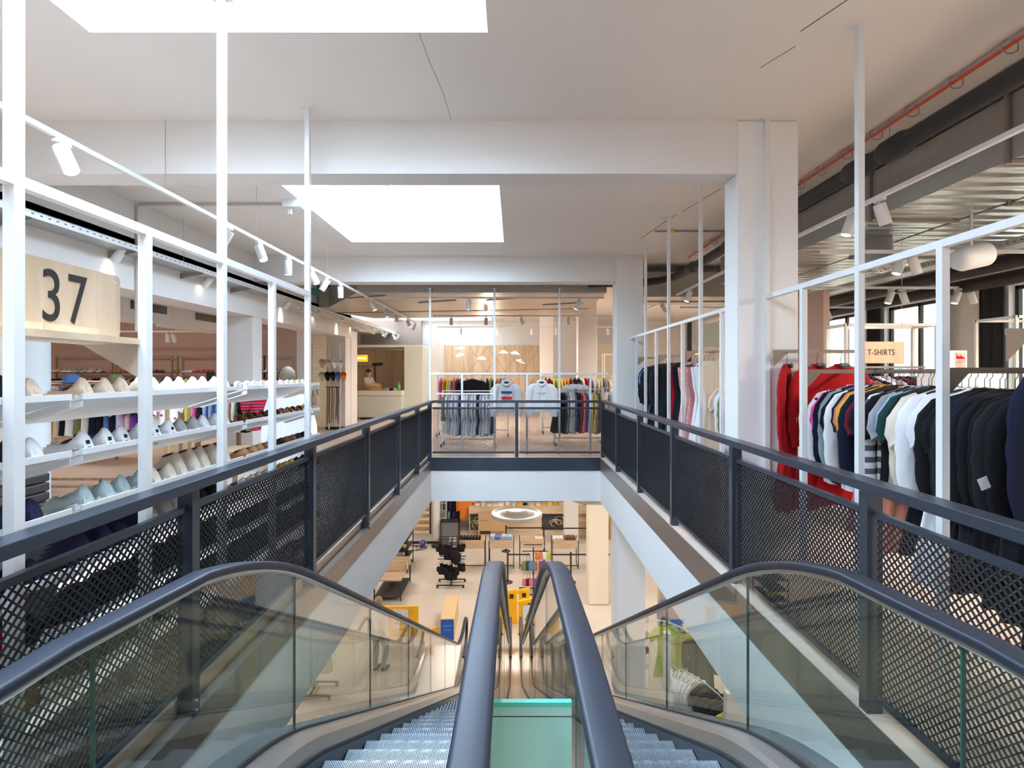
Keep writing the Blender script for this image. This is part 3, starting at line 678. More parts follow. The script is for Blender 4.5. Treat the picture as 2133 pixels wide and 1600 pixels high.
def make_shoe(k):
    r = thing('shoe', 'x', 'shoe')
    if k == 'sandal':
        sole_mb(.02).obj('sole', M_white, r)
        for x, h, wd in ((.06, .075, .038), (.19, .06, .05), (.22, .05, .05)):
            MB().loft([[(x+dx, wd*math.cos(a*PI/6)*f, .015+(h-.015)*math.sin(a*PI/6)*f) for dx, f in ((-.011, 1), (.011, 1), (.011, .93), (-.011, .93))] for a in range(7)], smooth=False).obj('strap', M_white, r)
        MB().bar((.01, -.03, .02), (.06, -.03, .07), .012, .004).obj('strap', M_white, r)
    else:
        shoe_upper(k).obj('upper', M_white, r)
        sole_mb(.026 if k != 'loafer' else .016).obj('sole', M_white, r)
        z = {'low': .070, 'high': .138, 'loafer': .055}[k]
        MB().ell((.072 if k == 'low' else .055, 0, z), (.038, .021, .008), 12, 6).obj('lining', M_dark, r)
        if k != 'loafer':
            m = MB()
            for q in range(4): m.bar((.135+q*.018, -.018, .083-q*.006+(.03-.01*q if k == 'high' else 0)), (.135+q*.018, .018, .083-q*.006+(.03-.01*q if k == 'high' else 0)), .005, .005)
            m.obj('laces', M_white, r)
            MB().box(-.002, .003, -.009, .009, .034, .05).obj('heel_patch', M_white, r)
            q_ = sole_mb(.024); q_.v = [(.14+(x-.14)*1.012, y*1.03, .019+z*.12) for x, y, z in q_.v]; q_.obj('sole_stripe', M_white, r)
    return r
SH = {k: make_shoe(k) for k in ('low', 'high', 'loafer', 'sandal')}
sh_used = {k: False for k in SH}
def cl(n, c, **k): return cloth('shoe_'+n, c, nscale=60, **k)
SC = {'white': (cl('white', (.66, .66, .67)),)*1, 'cream': (cl('cream', (.62, .56, .46)),), 'beige': (cl('beige', (.66, .54, .42)),), 'teal': (cl('teal', (.38, .48, .48)),),
      'black': (cl('black', (.015, .015, .018)),), 'navy': (cl('navy', (.02, .02, .06)),), 'brown': (cl('brown', (.16, .07, .035)),), 'tan': (cl('tan', (.42, .22, .10)),),
      'red': (cl('red', (.45, .01, .015)),), 'yellow': (cl('yellow', (.80, .48, .08)),), 'pink': (cl('pink', (.75, .52, .47)),), 'orange': (cl('orange', (.70, .28, .10)),), 'grey': (cl('grey', (.34, .33, .32)),), 'blue': (cl('blue', (.05, .16, .34)),)}
def shoe(k, loc, rot, col, label, group, sole=None, lining=None, patch=None):
    c = SC[col][0]; so = SC[sole][0] if sole else (SC['white'][0] if col not in ('black', 'brown', 'tan', 'navy') else c)
    if not sh_used[k]:
        sh_used[k] = True; r = SH[k]; r.location = loc; r.rotation_euler = rot; r['label'] = label; r['group'] = group
    else: r = dup(SH[k], loc, rot=rot, label=label, group=group)
    paint(r, {'upper': c, 'sole': so if k != 'sandal' else SC[sole or col][0], 'strap': c, 'lining': SC[lining][0] if lining else M_dark, 'laces': so, 'heel_patch': SC[patch][0] if patch else c, 'sole_stripe': SC[patch][0] if patch else so})
    return r
SZ = [1.55, 1.325, 1.095, .865, .635, .405, .175]
BAYS = [(.79, 2.045), (2.095, 3.34), (3.39, 4.66)]
BN = ['near bay', 'middle bay', 'far bay']
TILT = math.atan2(.12, .385)
plan = {0: [['black', 'pink', 'pink', 'black', 'beige'], ['beige', 'cream', 'white', 'white', 'white'], ['white', 'pink', 'white', 'beige', 'white']],
        1: [['black', 'grey', 'black', 'black', 'white'], ['white', 'white', 'grey', 'white', 'cream'], ['brown', 'brown', 'tan', 'brown', 'yellow']],
        2: [['navy', 'black', 'brown', 'navy', 'navy'], ['teal', 'cream', 'cream', 'cream', 'cream'], ['tan', 'black', 'brown', 'black', 'black']],
        3: [['black', 'red', 'red', 'black', 'navy'], ['navy', 'grey', 'cream', 'black', 'tan'], ['white', 'tan', 'yellow', 'black', 'black']],
        4: [['black', 'red', 'black'], ['black', 'black', 'black', 'brown'], ['black', 'black', 'navy']], 5: [['black', 'brown'], ['black', 'black', 'navy'], ['black', 'brown']], 6: [['white', 'cream'], ['grey', 'tan'], ['white', 'grey']]}
kinds = {0: ['low', 'low', 'sandal'], 1: ['low', 'low', 'sandal'], 2: ['low', 'low', 'loafer'], 3: ['low', 'high', 'low'], 4: ['high', 'high', 'low'], 5: ['high', 'high', 'high'], 6: ['low', 'loafer', 'loafer']}
fR_ = random.Random(3)
LV = ['top', 'second', 'third', 'fourth', 'fifth', 'sixth', 'lowest']
for li, z in enumerate(SZ):
    for bi, (y0, y1) in enumerate(BAYS):
        s_ = thing('shoe_shelf', 'white sloping shoe shelf, %s level of the %s by the left railing' % (LV[li], BN[bi]), 'shelf', (-1.76, (y0+y1)/2, z), group='white sloping shoe shelves')
        h = (y1-y0)/2
        MB().prism([(-.005, -.004), (-.385, -.124), (-.388, -.116), (-.005, .004)], 'y', -h, h).obj('board', M_white, s_)
        MB().box(-.005, .004, -h, h, -.006, .018).obj('lip', M_white, s_)
        for q in (-h+.004, h-.004): MB().prism([(0, -.01), (-.34, -.115), (-.30, -.125), (0, -.035)], 'y', q-.002, q+.002).obj('bracket', M_white, s_)
        n = 11 if li < 4 else 9; cols_ = plan[li][bi]; pitch = (y1-y0-.08)/n
        for q in range(n):
            col = cols_[min(len(cols_)-1, (q//2)*len(cols_)//((n+1)//2))]
            k = kinds[li][bi]
            if li == 2 and bi == 1 and q >= 6: k = 'high'
            if li == 0 and bi == 0 and col == 'black': k = 'high'
            yy = y0+.04+pitch*(q+.5)+(.006 if q % 2 else -.006)
            kn = {'low': 'low sneaker', 'high': 'high-top shoe', 'loafer': 'flat loafer', 'sandal': 'strappy sandal'}[k]
            shoe(k, (-1.795, yy, z-.006), (0, TILT, PI+fR_.uniform(-.05, .05)), col,
                 '%s %s, %s from the camera on the %s shelf of the %s' % (col, kn, nth(q), LV[li], BN[bi]), 'shoes on the white sloping shelves',
                 patch='black' if (li == 1 and bi == 1 and q < 6) else None, lining='teal' if col == 'teal' else ('black' if li in (1,) and bi == 1 and 5 < q < 9 else None))
# stripes of rubber on the striped canvas pairs and anti-theft tags
for i, (y, z) in enumerate(((2.28, 1.36), (2.72, 1.30), (2.42, 1.13), (3.0, 1.14), (2.05, 1.08), (1.6, .93), (1.2, 1.36))):
    m = MB(); rot = Matrix.Rotation(1.2, 4, 'Y'); m.lathe([(.001, .012), (.016, .01), (.026, 0), (.016, -.01), (.001, -.012)], 14, m=rot)
    simple('security_tag', m, M_black, 'round black security tag on a shoe, left shelves, %s' % ('level two near', 'level two middle', 'level three near', 'level three far', 'by navy shoes', 'level four', 'level two by the camera')[i], 'tag', (0, 0, 0)).location = (-1.93+.03*(i % 2), y, z)
m0 = None
for i in range(5):      # stacked dark belts/boxes with red print
    b = thing('shoe_box', 'dark flat box with white and red print, %s from the bottom of its stack' % nth(i), 'box', (-2.55, 2.66, .88+i*.05), group='stack of dark printed boxes')
    MB().box(-.09, .09, -.07, .07, 0, .046).obj('body', mat('dark_box', (.05, .045, .045), .5), b, bevel=.008)
    text('lettering', 'ando', .035, M_white, b, (.02, -.0712, .028), (PI/2, 0, 0), sx=1.0)
    MB().box(.0, .06, -.0712, -.07, .006, .013).obj('red_line', SC['red'][0], b)
simple('box_stand', MB().box(-2.66, -2.44, 2.57, 2.75, 0, .88), mat('dark_box', (.05, .045, .045), .5), 'dark stand under the stack of printed boxes', 'stand', (-2.55, 2.66, 0))

r = thing('drum_lamp', 'big white drum-shaped lamp hanging sideways above the right racks', 'lamp', (4.45, 5.0, 2.78))
MB().lathe([(.001, -.16), (.085, -.16), (.115, -.10), (.115, .14), (.11, .15), (.10, .13), (.001, .12)], 24, m=Matrix.Rotation(1.35, 4, 'Y')).obj('shade', M_white, r)
MB().tube([(0, 0, .1), (0, 0, .44)], .012, 8).obj('stem', M_white, r)
r = thing('air_diffuser', 'round slotted white air diffuser under the right ducts', 'diffuser', (4.25, 6.0, 2.86))
MB().lathe([(.001, .0), (.22, 0), (.23, .015), (.15, .04), (.14, .36), (.001, .36)], 28).obj('plate', M_white, r)
for k in range(12):
    a = k*PI/6; MB().bar((.06*math.cos(a), .06*math.sin(a), -.002), (.19*math.cos(a+.25), .19*math.sin(a+.25), -.002), .010, .003).obj('slot', M_dark, r)
# ---------------------------------------------------------------- garments
def garment_mb(k):
    g = {'tee': (.62, .22, .0, 'short'), 'shirt': (.70, .23, .0, 'long'), 'dress': (1.05, .21, .06, 'short'), 'gown': (1.30, .17, .10, 'none'), 'coat': (.92, .235, .02, 'long'), 'hoodie': (.60, .205, .0, 'hood'), 'longdress': (1.10, .23, .05, 'long')}[k]
    ln, hw, fl_, sl_ = g; m = MB(); rings = []; n = 40
    prof = [(-.085, .055, .028), (-.10, .075, .036), (-.118, .13, .042), (-.142, hw-.02, .045), (-.17, hw, .05), (-.26, hw-.012, .055)]
    if k in ('dress', 'gown', 'longdress'): prof += [(-.40, hw-.03, .052), (-.50, hw-.055, .048), (-.56, hw-.055, .05)]
    nn = 7; z0 = prof[-1][0]; w0 = prof[-1][1]
    for i in range(1, nn+1):
        t = i/nn; prof.append((z0+(-.12-ln-z0)*t, w0+(fl_+.01)*t+(.035*t if k in ('dress', 'gown', 'longdress') else 0), .055+.035*t))
    rr = random.Random(hash(k) % 100 if False else len(k)*7+ord(k[0]))
    ph = [rr.uniform(0, 6) for _ in range(4)]
    for z, hw_, hd in prof:
        t = max(0, (-z-.22)/(ln)); ring = []
        for a in range(n):
            th = 2*PI*a/n
            wv = 1+min(1, t+.12)*(.34*math.sin(5*th+ph[0]+t*1.3)+.34*math.sin(11*th+ph[1]-t)+.12*math.sin(17*th+ph[3]+2*t))
            ring.append((hw_*math.cos(th)*(1+.03*t*math.sin(7*th+ph[2])), .72*hd*math.sin(th)*wv+.012*math.sin(z*7+ph[1]), z+.012*t*math.sin(4*th+ph[3])))
        rings.append(ring)
    m.loft(rings, cap=True)
    if sl_ != 'none':
        L_ = {'short': .24, 'long': .56, 'hood': .66}[sl_]; w_ = .075 if k not in ('hoodie', 'coat') else .085
        for s in (-1, 1):
            pts = [(s*(hw-.06), 0, -.165), (s*(hw+.0), 0, -.20), (s*(hw+.045), .004, -.27)]
            rad = [.05, .07, w_]
            q = 5 if sl_ == 'short' else 8
            for i in range(1, q+1):
                t = i/q; pts.append((s*(hw+.05+.02*math.sin(t*3)), .012*math.sin(t*5+s), -.27-(L_-.1)*t)); rad.append(w_-(.028 if sl_ == 'long' else .0)*t+(0, .007, -.003, .004, -.006, .002, .005, -.004, 0)[i])
            m2 = MB().tube(pts, rad, 12)
            m.v, n0 = m.v+[(x, y*.42, z) for x, y, z in m2.v], len(m.v)
            m.f += [tuple(i+n0 for i in f) for f in m2.f]; m.sm += m2.sm
    if k == 'hoodie':
        m.ell((0, .03, -.095), (.115, .055, .055), 14, 8); m.tube([(-.09, -.02, -.105), (-.05, -.045, -.15), (0, -.05, -.175), (.05, -.045, -.15), (.09, -.02, -.105)], .022, 8)
        m.tube([(0, 0, -.69), (0, 0, -.74)], .17, 20); m.v = [(x, y*(.42 if z < -.685 else 1), z) for x, y, z in m.v]
    return m
def hanger_mb():
    m = MB()
    m.tube([(0, 0, -.09), (0, 0, -.035), (.014, 0, -.02), (.016, 0, -.002), (.006, 0, .009), (-.008, 0, .008), (-.015, 0, -.004)], .0022, 5)
    m.tube([(-.20, 0, -.150), (-.10, 0, -.112), (0, 0, -.088), (.10, 0, -.112), (.20, 0, -.150)], [.005, .008, .010, .008, .005], 6)
    m.tube([(-.20, 0, -.150), (.20, 0, -.150)], .004, 5)
    return m
GM = {k: garment_mb(k).mesh('garment_'+k) for k in ('tee', 'shirt', 'dress', 'gown', 'coat', 'hoodie', 'longdress')}
HM = hanger_mb().mesh('hanger')
M_hang = mat('hanger_black', (.02, .02, .022), .35)
for me in GM.values(): me.materials.append(M_white)
HM.materials.append(M_hang)
GCOL = {'white': (.82, .82, .84), 'cream': (.78, .70, .58), 'ecru': (.70, .60, .46), 'black': (.012, .012, .014), 'charcoal': (.022, .022, .025), 'navy': (.010, .013, .032), 'blue': (.10, .20, .48), 'light blue': (.35, .50, .75),
        'teal': (.30, .45, .45), 'dark green': (.02, .07, .06), 'green': (.22, .42, .10), 'mustard': (.75, .42, .04), 'yellow': (.82, .68, .10), 'pink': (.85, .10, .40), 'rose': (.52, .17, .19), 'blush': (.80, .52, .46), 'burgundy': (.14, .012, .035),
        'red': (.38, .008, .011), 'coral': (.80, .28, .18), 'orange': (.80, .25, .04), 'grey': (.36, .37, .40), 'light grey': (.58, .60, .62), 'purple': (.20, .06, .30), 'brown': (.20, .09, .05), 'olive': (.20, .19, .09), 'lilac': (.60, .50, .70), 'lime': (.50, .60, .12), 'peach': (.85, .60, .42)}
def gm(col):
    if col in GCOL: return cloth('fabric_'+col.replace(' ', '_'), GCOL[col], bump=.7, nscale=9, bdist=.03, scale=(1, 1, .35))
    if col == 'dotted white': return cloth('fabric_dotted', (.82, .80, .80), kind='dots', col2=(.02, .02, .03), nscale=22)
    if col == 'floral teal': return cloth('fabric_floral', (.32, .47, .47), kind='dots', col2=(.65, .22, .12), nscale=9)
    if col == 'red striped': return cloth('fabric_redstripe', (.75, .02, .05), kind='stripe', col2=(.03, .03, .08), nscale=6.5)
    if col == 'striped white': return cloth('fabric_whitestripe', (.80, .80, .78), kind='stripe', col2=(.12, .12, .14), nscale=4)
    if col == 'sequined pink': return mat('fabric_sequin', (.72, .36, .34), .35, metal=.2, noise=.4, nscale=70)
    if col == 'floral white': return cloth('fabric_floralwhite', (.82, .78, .76), kind='dots', col2=(.45, .03, .10), nscale=13)
    return gm('black')
def garment(k, loc, rz, col, label, group=None, cat=None, tag_=False, sc=1.0, hang=True, logo=None):
    nm_ = {'tee': 't_shirt', 'shirt': 'shirt', 'dress': 'dress', 'gown': 'evening_dress', 'coat': 'jacket', 'hoodie': 'hoodie', 'longdress': 'long_sleeved_dress'}[k]
    r = thing(nm_, label, cat or {'tee': 't-shirt', 'shirt': 'shirt', 'dress': 'dress', 'gown': 'dress', 'coat': 'jacket', 'hoodie': 'hoodie', 'longdress': 'dress'}[k], loc, rz, group)
    r.scale = (sc, 1, sc)
    b = bpy.data.objects.new('cloth_body', GM[k]); C.objects.link(b); b.parent = r
    b.material_slots[0].link = 'OBJECT'; b.material_slots[0].material = gm(col)
    if hang: h = bpy.data.objects.new('hanger', HM); C.objects.link(h); h.parent = r
    if tag_ or (group is None or 'red dresses' in group):
        MB().ell((0, -.035, -.10), (.062, .012, .022), 14, 6).obj('neckline', M_dark, r)
    if tag_:
        MB().box(-.012, .012, -.002, .002, -.045, 0).obj('price_tag', M_white, r).location = (-.12, -.09, -.5)
    return r
KN = {'tee': 't-shirt', 'shirt': 'long-sleeved shirt', 'dress': 'dress', 'gown': 'long evening dress', 'coat': 'jacket', 'hoodie': 'hoodie', 'longdress': 'long-sleeved dress'}
gr_ = random.Random(11)
def row(axis, fixed, a0, a1, z, items, place, group, sc=1.0, rot=.0, jit=.08):
    n = len(items)
    for i, it in enumerate(items):
        k, col = it; t = a0+(a1-a0)*(i+.5)/n
        loc = (fixed+gr_.uniform(-.012, .012), t, z) if axis == 'y' else (t, fixed+gr_.uniform(-.012, .012), z)
        rz = (0 if axis == 'y' else PI/2)+rot+gr_.uniform(-jit, jit)
        garment(k, loc, rz, col, '%s %s, %s %s' % (col, KN[k], nth(i), place), group, sc=sc*gr_.uniform(.96, 1.04))
def rail_bar(label, p0, p1, m=None, brackets=(), w=.012, h=.03):
    rt = thing('hanging_rail', label, 'rail', p0)
    MB().bar(p0, p1, w, h).obj('bar', m or mat('bronze_rail', (.36, .31, .26), .3, metal=.7), rt, world=True)
    for q in brackets:
        MB().prism([(q[0], q[2]), (q[0]+q[3], q[2]), (q[0], q[2]-.12)], 'y', q[1]-.003, q[1]+.003).obj('bracket', mat('bronze_rail', (.36, .31, .26), .3, metal=.7), rt, world=True)
    return rt
# right foreground rack
ZR = 1.665
rail_bar('flat bronze clothes rail behind the white posts on the right', (2.78, 2.55, ZR), (2.78, 4.85, ZR), brackets=[])
for i, y in enumerate((2.66, 3.94)):
    rail_bar('flat bronze arm from the %s short white post to the clothes rail' % ('nearer', 'farther')[i], (2.24, y, ZR), (2.79, y, ZR), brackets=[(2.242, y, ZR-.015, .11)])
items = [('shirt', 'dotted white'), ('tee', 'pink'), ('shirt', 'navy'), ('shirt', 'floral teal'), ('tee', 'navy'), ('shirt', 'white'), ('tee', 'black'), ('dress', 'rose'), ('tee', 'mustard'), ('shirt', 'navy'), ('tee', 'burgundy'), ('tee', 'black'),
         ('dress', 'coral'), ('shirt', 'striped white'), ('tee', 'black'), ('tee', 'grey'), ('tee', 'light blue'), ('tee', 'dark green'), ('dress', 'black'), ('shirt', 'ecru'), ('tee', 'cream'), ('shirt', 'white'), ('longdress', 'white'), ('tee', 'white'), ('shirt', 'white'), ('coat', 'black'), ('dress', 'black'), ('shirt', 'black'), ('coat', 'charcoal'), ('shirt', 'navy'), ('coat', 'black'), ('coat', 'black'), ('longdress', 'black'), ('coat', 'charcoal'), ('longdress', 'black')]
row('y', 2.78, 4.22, 2.60, ZR-.012, items, 'from the far end of the right foreground rack', 'garments on the right foreground rack', sc=1.05)
# arms with single dresses
for i, (y, x1) in enumerate(((4.44, 2.98), (2.34, 3.1))):
    rail_bar('flat bronze arm with single dresses, %s of two on the right frame' % ('farther', 'nearer')[i], (2.24, y, 1.84), (x1, y, 1.84), brackets=[(2.242, y, 1.825, .12)])
garment('longdress', (2.36, 4.44, 1.825), .95, 'red', 'bright red dress with a white label hanging in front of the first right column', 'red dresses on the arm', sc=1.08, tag_=True)
garment('longdress', (2.62, 4.44, 1.825), .5, 'red', 'bright red dress behind the post, left of the t-shirts sign', 'red dresses on the arm', sc=1.08)
garment('dress', (2.80, 4.40, 1.825), .3, 'red', 'bright red gathered dress, last on the arm beside its two red neighbours', 'red dresses on the arm', sc=1.1)
garment('longdress', (2.60, 2.33, 1.825), .15, 'navy', 'dark navy long-sleeved dress at the right edge, closest to the camera', sc=1.18)
garment('longdress', (2.86, 2.36, 1.825), .1, 'navy', 'second dark navy dress behind the closest one at the right edge', sc=1.18)
simple('price_tag', MB().box(-.025, .025, -.001, .001, -.06, 0), M_white, 'white price tag hanging among the black dresses on the right', 'tag', (0, 0, 0)).matrix_world = Matrix.Translation((2.33, 2.56, 1.13)) @ Matrix.Rotation(-.4, 4, 'Y')
# T-SHIRTS sign
ts = thing('hanging_sign', 'small light wooden hanging sign reading T-SHIRTS', 'sign', (3.67, 5.1, 1.75))
MB().box(-.2, .2, -.008, .008, 0, .215).obj('board', M_signw, ts, bevel=.004)
text('lettering', 'T-SHIRTS', .083, mat('ink', (.015, .013, .012), .6), ts, (-.03, -.0095, .107), (PI/2, 0, 0), sx=.72, spacing=1.12)
for x in (-.18, .18): MB().tube([(x, 0, .215), (x, 0, 1.3)], .0015, 4).obj('wire', M_grey, ts)
# cuboid frames by the windows
def cuboid(label, x0, x1, y0, y1, h, bars=(), t=.03):
    rt = thing('clothes_stand', label, 'clothes stand', ((x0+x1)/2, (y0+y1)/2, 0))
    m_ = mat('cream_metal', (.82, .78, .72), .45)
    for x in (x0, x1):
        for y in (y0, y1): MB().box(x-t/2, x+t/2, y-t/2, y+t/2, 0, h).obj('leg', m_, rt, world=True)
        MB().box(x-t/2, x+t/2, y0, y1, h-t, h-.001).obj('top_bar', m_, rt, world=True)
        MB().box(x-t/2, x+t/2, y0, y1, .05, .05+t).obj('foot_bar', m_, rt, world=True)
    for y in (y0, y1): MB().box(x0, x1, y-t/2, y+t/2, h-t+.001, h).obj('top_bar', m_, rt, world=True)
    for z in bars: MB().box(x0, x1, (y0+y1)/2-.01, (y0+y1)/2+.01, z-.012, z+.012).obj('hanging_bar', M_grey, rt, world=True)
    return rt
cuboid('cream metal cuboid display frame standing behind the T-SHIRTS sign', 3.66, 4.66, 5.66, 6.0, 2.2, (1.72,))
cuboid('cream metal cuboid display frame at the right edge before the nearest window', 5.62, 6.7, 5.75, 6.25, 2.3, (1.7,))
row('x', 5.83, 3.75, 4.6, 1.70, [('tee', 'teal'), ('tee', 'black'), ('tee', 'rose'), ('tee', 'navy'), ('tee', 'white'), ('tee', 'grey'), ('tee', 'black'), ('tee', 'burgundy'), ('tee', 'navy'), ('tee', 'teal')], 'from the left in the cuboid frame behind the sign', 'garments in the cuboid frame')
ps = thing('poster', 'small framed picture of a red sneaker leaning above the right rack', 'picture', (4.28, 4.95, 1.66))
MB().box(-.10, .075, -.01, .01, 0, .21).obj('picture_frame', M_white, ps)
MB().box(-.04, .06, -.012, -.0101, .02, .19).obj('print', mat('print_fur', (.45, .33, .27), .8, noise=.3, nscale=14), ps)
m = shoe_upper('low'); 
m.v = [(x*.3-.03, -.0125+y*.02, z*.55+.12) for x, y, z in m.v]; m.obj('printed_shoe', SC['red'][0], ps)
simple('plinth', MB().box(4.0, 4.6, 4.8, 5.1, 0, 1.66), M_wall, 'white plinth carrying the small framed picture', 'plinth', (4.3, 4.95, 0))
# curtains between windows
mc = mat('dark_curtain', (.018, .018, .022), .9)
for i, (y0, y1) in enumerate(((8.0, 8.42), (9.05, 9.2), (10.7, 11.1), (12.9, 13.3), (6.1, 6.3), (15.6, 16.1), (5.2, 5.5))):
    m = MB(); n = max(4, int((y1-y0)/.07)); 
    pts = [(7.62+.03*math.sin(k*PI/2), y0+(y1-y0)*k/(n*2)) for k in range(n*2+1)]
    poly = pts+[(x+.03, y) for x, y in pts[::-1]]
    m.prism(poly, 'z', .05, 3.05)
    simple('curtain', m, mc, 'dark floor-length curtain at the right windows, %s' % ('beside the nearest visible window', 'thin one at the middle window', 'wide one left of the middle window', 'left of the third window', 'next to the camera side window', 'at the farthest window', 'closest to the camera')[i], 'curtain', (7.6, (y0+y1)/2, .05))
# right middle: long dresses beyond the first column
rail_bar('flat bronze clothes rail above the long evening dresses', (2.62, 5.5, 1.93), (2.62, 9.5, 1.93), brackets=[(2.24, 5.48, 1.92, .14)])
for i, y in enumerate((5.48, 6.75, 8.0, 9.29)):
    rail_bar('flat bronze arm at the %s short post of the far right frame' % nth(i), (2.24, y, 1.93), (2.63, y, 1.93), brackets=[(2.242, y, 1.915, .15)] if i else [])
it = [('longdress', 'navy'), ('dress', 'blue'), ('longdress', 'black'), ('longdress', 'charcoal'), ('dress', 'black'), ('longdress', 'charcoal'), ('gown', 'black'), ('gown', 'dark green'), ('gown', 'red'), ('gown', 'navy'), ('gown', 'black'), ('gown', 'sequined pink'), ('gown', 'blush'), ('gown', 'sequined pink'), ('gown', 'rose'), ('gown', 'white'), ('gown', 'white'), ('gown', 'cream')]
row('y', 2.64, 9.4, 6.75, 1.915, it, 'from the far end of the evening dress rail', 'evening dresses behind the first column', sc=1.12, jit=.15)
rail_bar('lower clothes rail with patterned tops right of the evening dresses', (2.95, 5.2, 1.5), (2.95, 6.6, 1.5))
it = [('tee', 'peach'), ('tee', 'light grey'), ('shirt', 'white'), ('shirt', 'olive'), ('shirt', 'dotted white'), ('coat', 'black'), ('shirt', 'rose'), ('tee', 'black'), ('shirt', 'dotted white'), ('dress', 'black'), ('tee', 'burgundy'), ('shirt', 'white')]
row('y', 2.80, 6.5, 5.2, 1.60, it, 'from the far end of the patterned tops rail', 'tops on the lower right rail')
rail_bar('wooden shelf arm with pale dresses at the far right', (3.2, 8.8, 1.70), (4.6, 8.8, 1.70), m=M_oak, h=.05)
row('x', 8.8, 3.3, 4.5, 1.68, [('gown', 'cream'), ('gown', 'ecru'), ('gown', 'cream'), ('dress', 'white'), ('gown', 'peach'), ('gown', 'cream'), ('dress', 'black'), ('gown', 'ecru')], 'from the left among the pale dresses at the far right', 'pale dresses at the far right')
simple('wardrobe_panel', MB().box(5.0, 5.1, 8.3, 9.4, 0, 3.0), mat('rosy_panel', (.72, .50, .40), .7), 'tall rosy wood panel behind the pale dresses', 'panel', (5.05, 8.8, 0))
sh_ = thing('counter_canopy', 'pale green cabinet with orange front far behind the pale dresses', 'cabinet', (5.6, 13, 0))
MB().box(4.4, 6.6, 12.8, 14, 0, 1.35).obj('body', mat('peach_body', (.80, .62, .48), .6), sh_, world=True)
MB().box(4.4, 6.6, 12.78, 12.8, 1.35, 1.75).obj('front_band', mat('orange_band', (.9, .28, .02), .5), sh_, world=True)
MB().box(4.6, 6.6, 12.9, 13.0, 2.3, 2.9).obj('upper_box', mat('pale_green', (.66, .72, .66), .6), sh_, world=True)
for x in (4.4, 5.5, 6.6): MB().box(x-.05, x+.05, 12.85, 12.95, 1.75, 2.95).obj('post', M_dark, sh_, world=True)

# ---------------------------------------------------------------- free-standing racks
def rack(label, x0, x1, y, z, m_=None, wood=False, dep=.5, casters=True, sub=None):
    rt = thing('clothes_rack', label, 'clothes rack', ((x0+x1)/2, y, 0)); m_ = m_ or M_white
    if wood:
        for x in (x0, x1):
            for q in (-dep/2, dep/2): MB().box(x-.02, x+.02, y+q-.02, y+q+.02, 0, z).obj('leg', M_oak, rt, world=True)
            MB().box(x-.02, x+.02, y-dep/2, y+dep/2, z-.04, z-.001).obj('top_bar', M_oak, rt, world=True)
            MB().box(x-.015, x+.015, y-dep/2, y+dep/2, .08, .12).obj('foot_bar', M_oak, rt, world=True)
        for q in (-dep/2, dep/2): MB().box(x0, x1, y+q-.015, y+q+.015, .08, .115).obj('stretcher', M_oak, rt, world=True)
    else:
        for x in (x0, x1):
            MB().box(x-.015, x+.015, y-.015, y+.015, .1, z).obj('upright', m_, rt, world=True)
            f = MB().box(x-.025, x+.025, y-dep/2, y+dep/2, .08, .12).obj('foot_bar', m_, rt, world=True)
            for q in (-dep/2+.03, dep/2-.03):
                c_ = MB().tube([(x-.012, y+q, .04), (x+.012, y+q, .04)], .04, 12).obj('caster', M_dark, None); c_.parent = f; c_.matrix_parent_inverse = Matrix.Translation(-rt.location)
        MB().box(x0, x1, y-.02, y+.02, .14, .17).obj('lower_bar', m_, rt, world=True)
    MB().tube([(x0, y, z), (x1, y, z)], .012, 10).obj('rail', M_steel, rt, world=True)
    return rt
# left shop floor racks
rack('oak-legged clothes rack in the shoe area, nearest to the shelves', -6.9, -4.75, 7.3, 1.5, wood=True)
kl = [('tee', c) for c in ('pink', 'red', 'coral', 'mustard', 'ecru', 'black', 'white', 'olive', 'cream', 'navy', 'black', 'blue', 'navy', 'lilac', 'blush', 'purple', 'navy', 'cream', 'white', 'floral white')]
row('x', 7.3, -6.8, -4.85, 1.49, kl, 'from the left on the oak rack nearest to the shelves', 'garments on the near oak rack', sc=.95)
rack('oak-legged clothes rack in the shoe area, farther and more to the right', -5.6, -3.7, 8.9, 1.46, wood=True)
kl = [('shirt', c) for c in ('yellow', 'pink', 'black', 'light blue', 'light blue', 'blue', 'navy', 'peach', 'cream', 'black', 'green', 'green')]
row('x', 8.9, -5.5, -4.35, 1.45, kl, 'from the left on the farther oak rack', 'garments on the farther oak rack', sc=.95)
for i, x in enumerate((-4.18, -3.98)): garment('tee', (x, 8.62+.1*i, 1.45), .5-.25*i, 'red striped', ('red and black striped t-shirt facing the shelves on the farther oak rack', 'second striped red t-shirt, right of the first one')[i], 'striped red t-shirts')
rack('oak-legged clothes rack far left, behind the near one', -10.3, -7.6, 9.6, 1.5, wood=True)
kl = [('tee', gr_.choice(['white', 'black', 'navy', 'pink', 'red', 'grey', 'blue', 'cream', 'mustard'])) for _ in range(16)]
row('x', 9.6, -10.2, -7.7, 1.49, kl, 'from the left on the far left oak rack', 'garments on the far left oak rack', sc=.95)
simple('low_table', MB().box(-4.1, -3.0, 6.9, 7.5, .55, .6).box(-4.05, -4.0, 6.95, 7.0, 0, .55).box(-3.1, -3.05, 6.95, 7.0, 0, .55).box(-4.05, -4.0, 7.4, 7.45, 0, .55).box(-3.1, -3.05, 7.4, 7.45, 0, .55), M_oak, 'low oak table on the floor behind the far shoe bay', 'table', (-3.5, 7.2, 0))
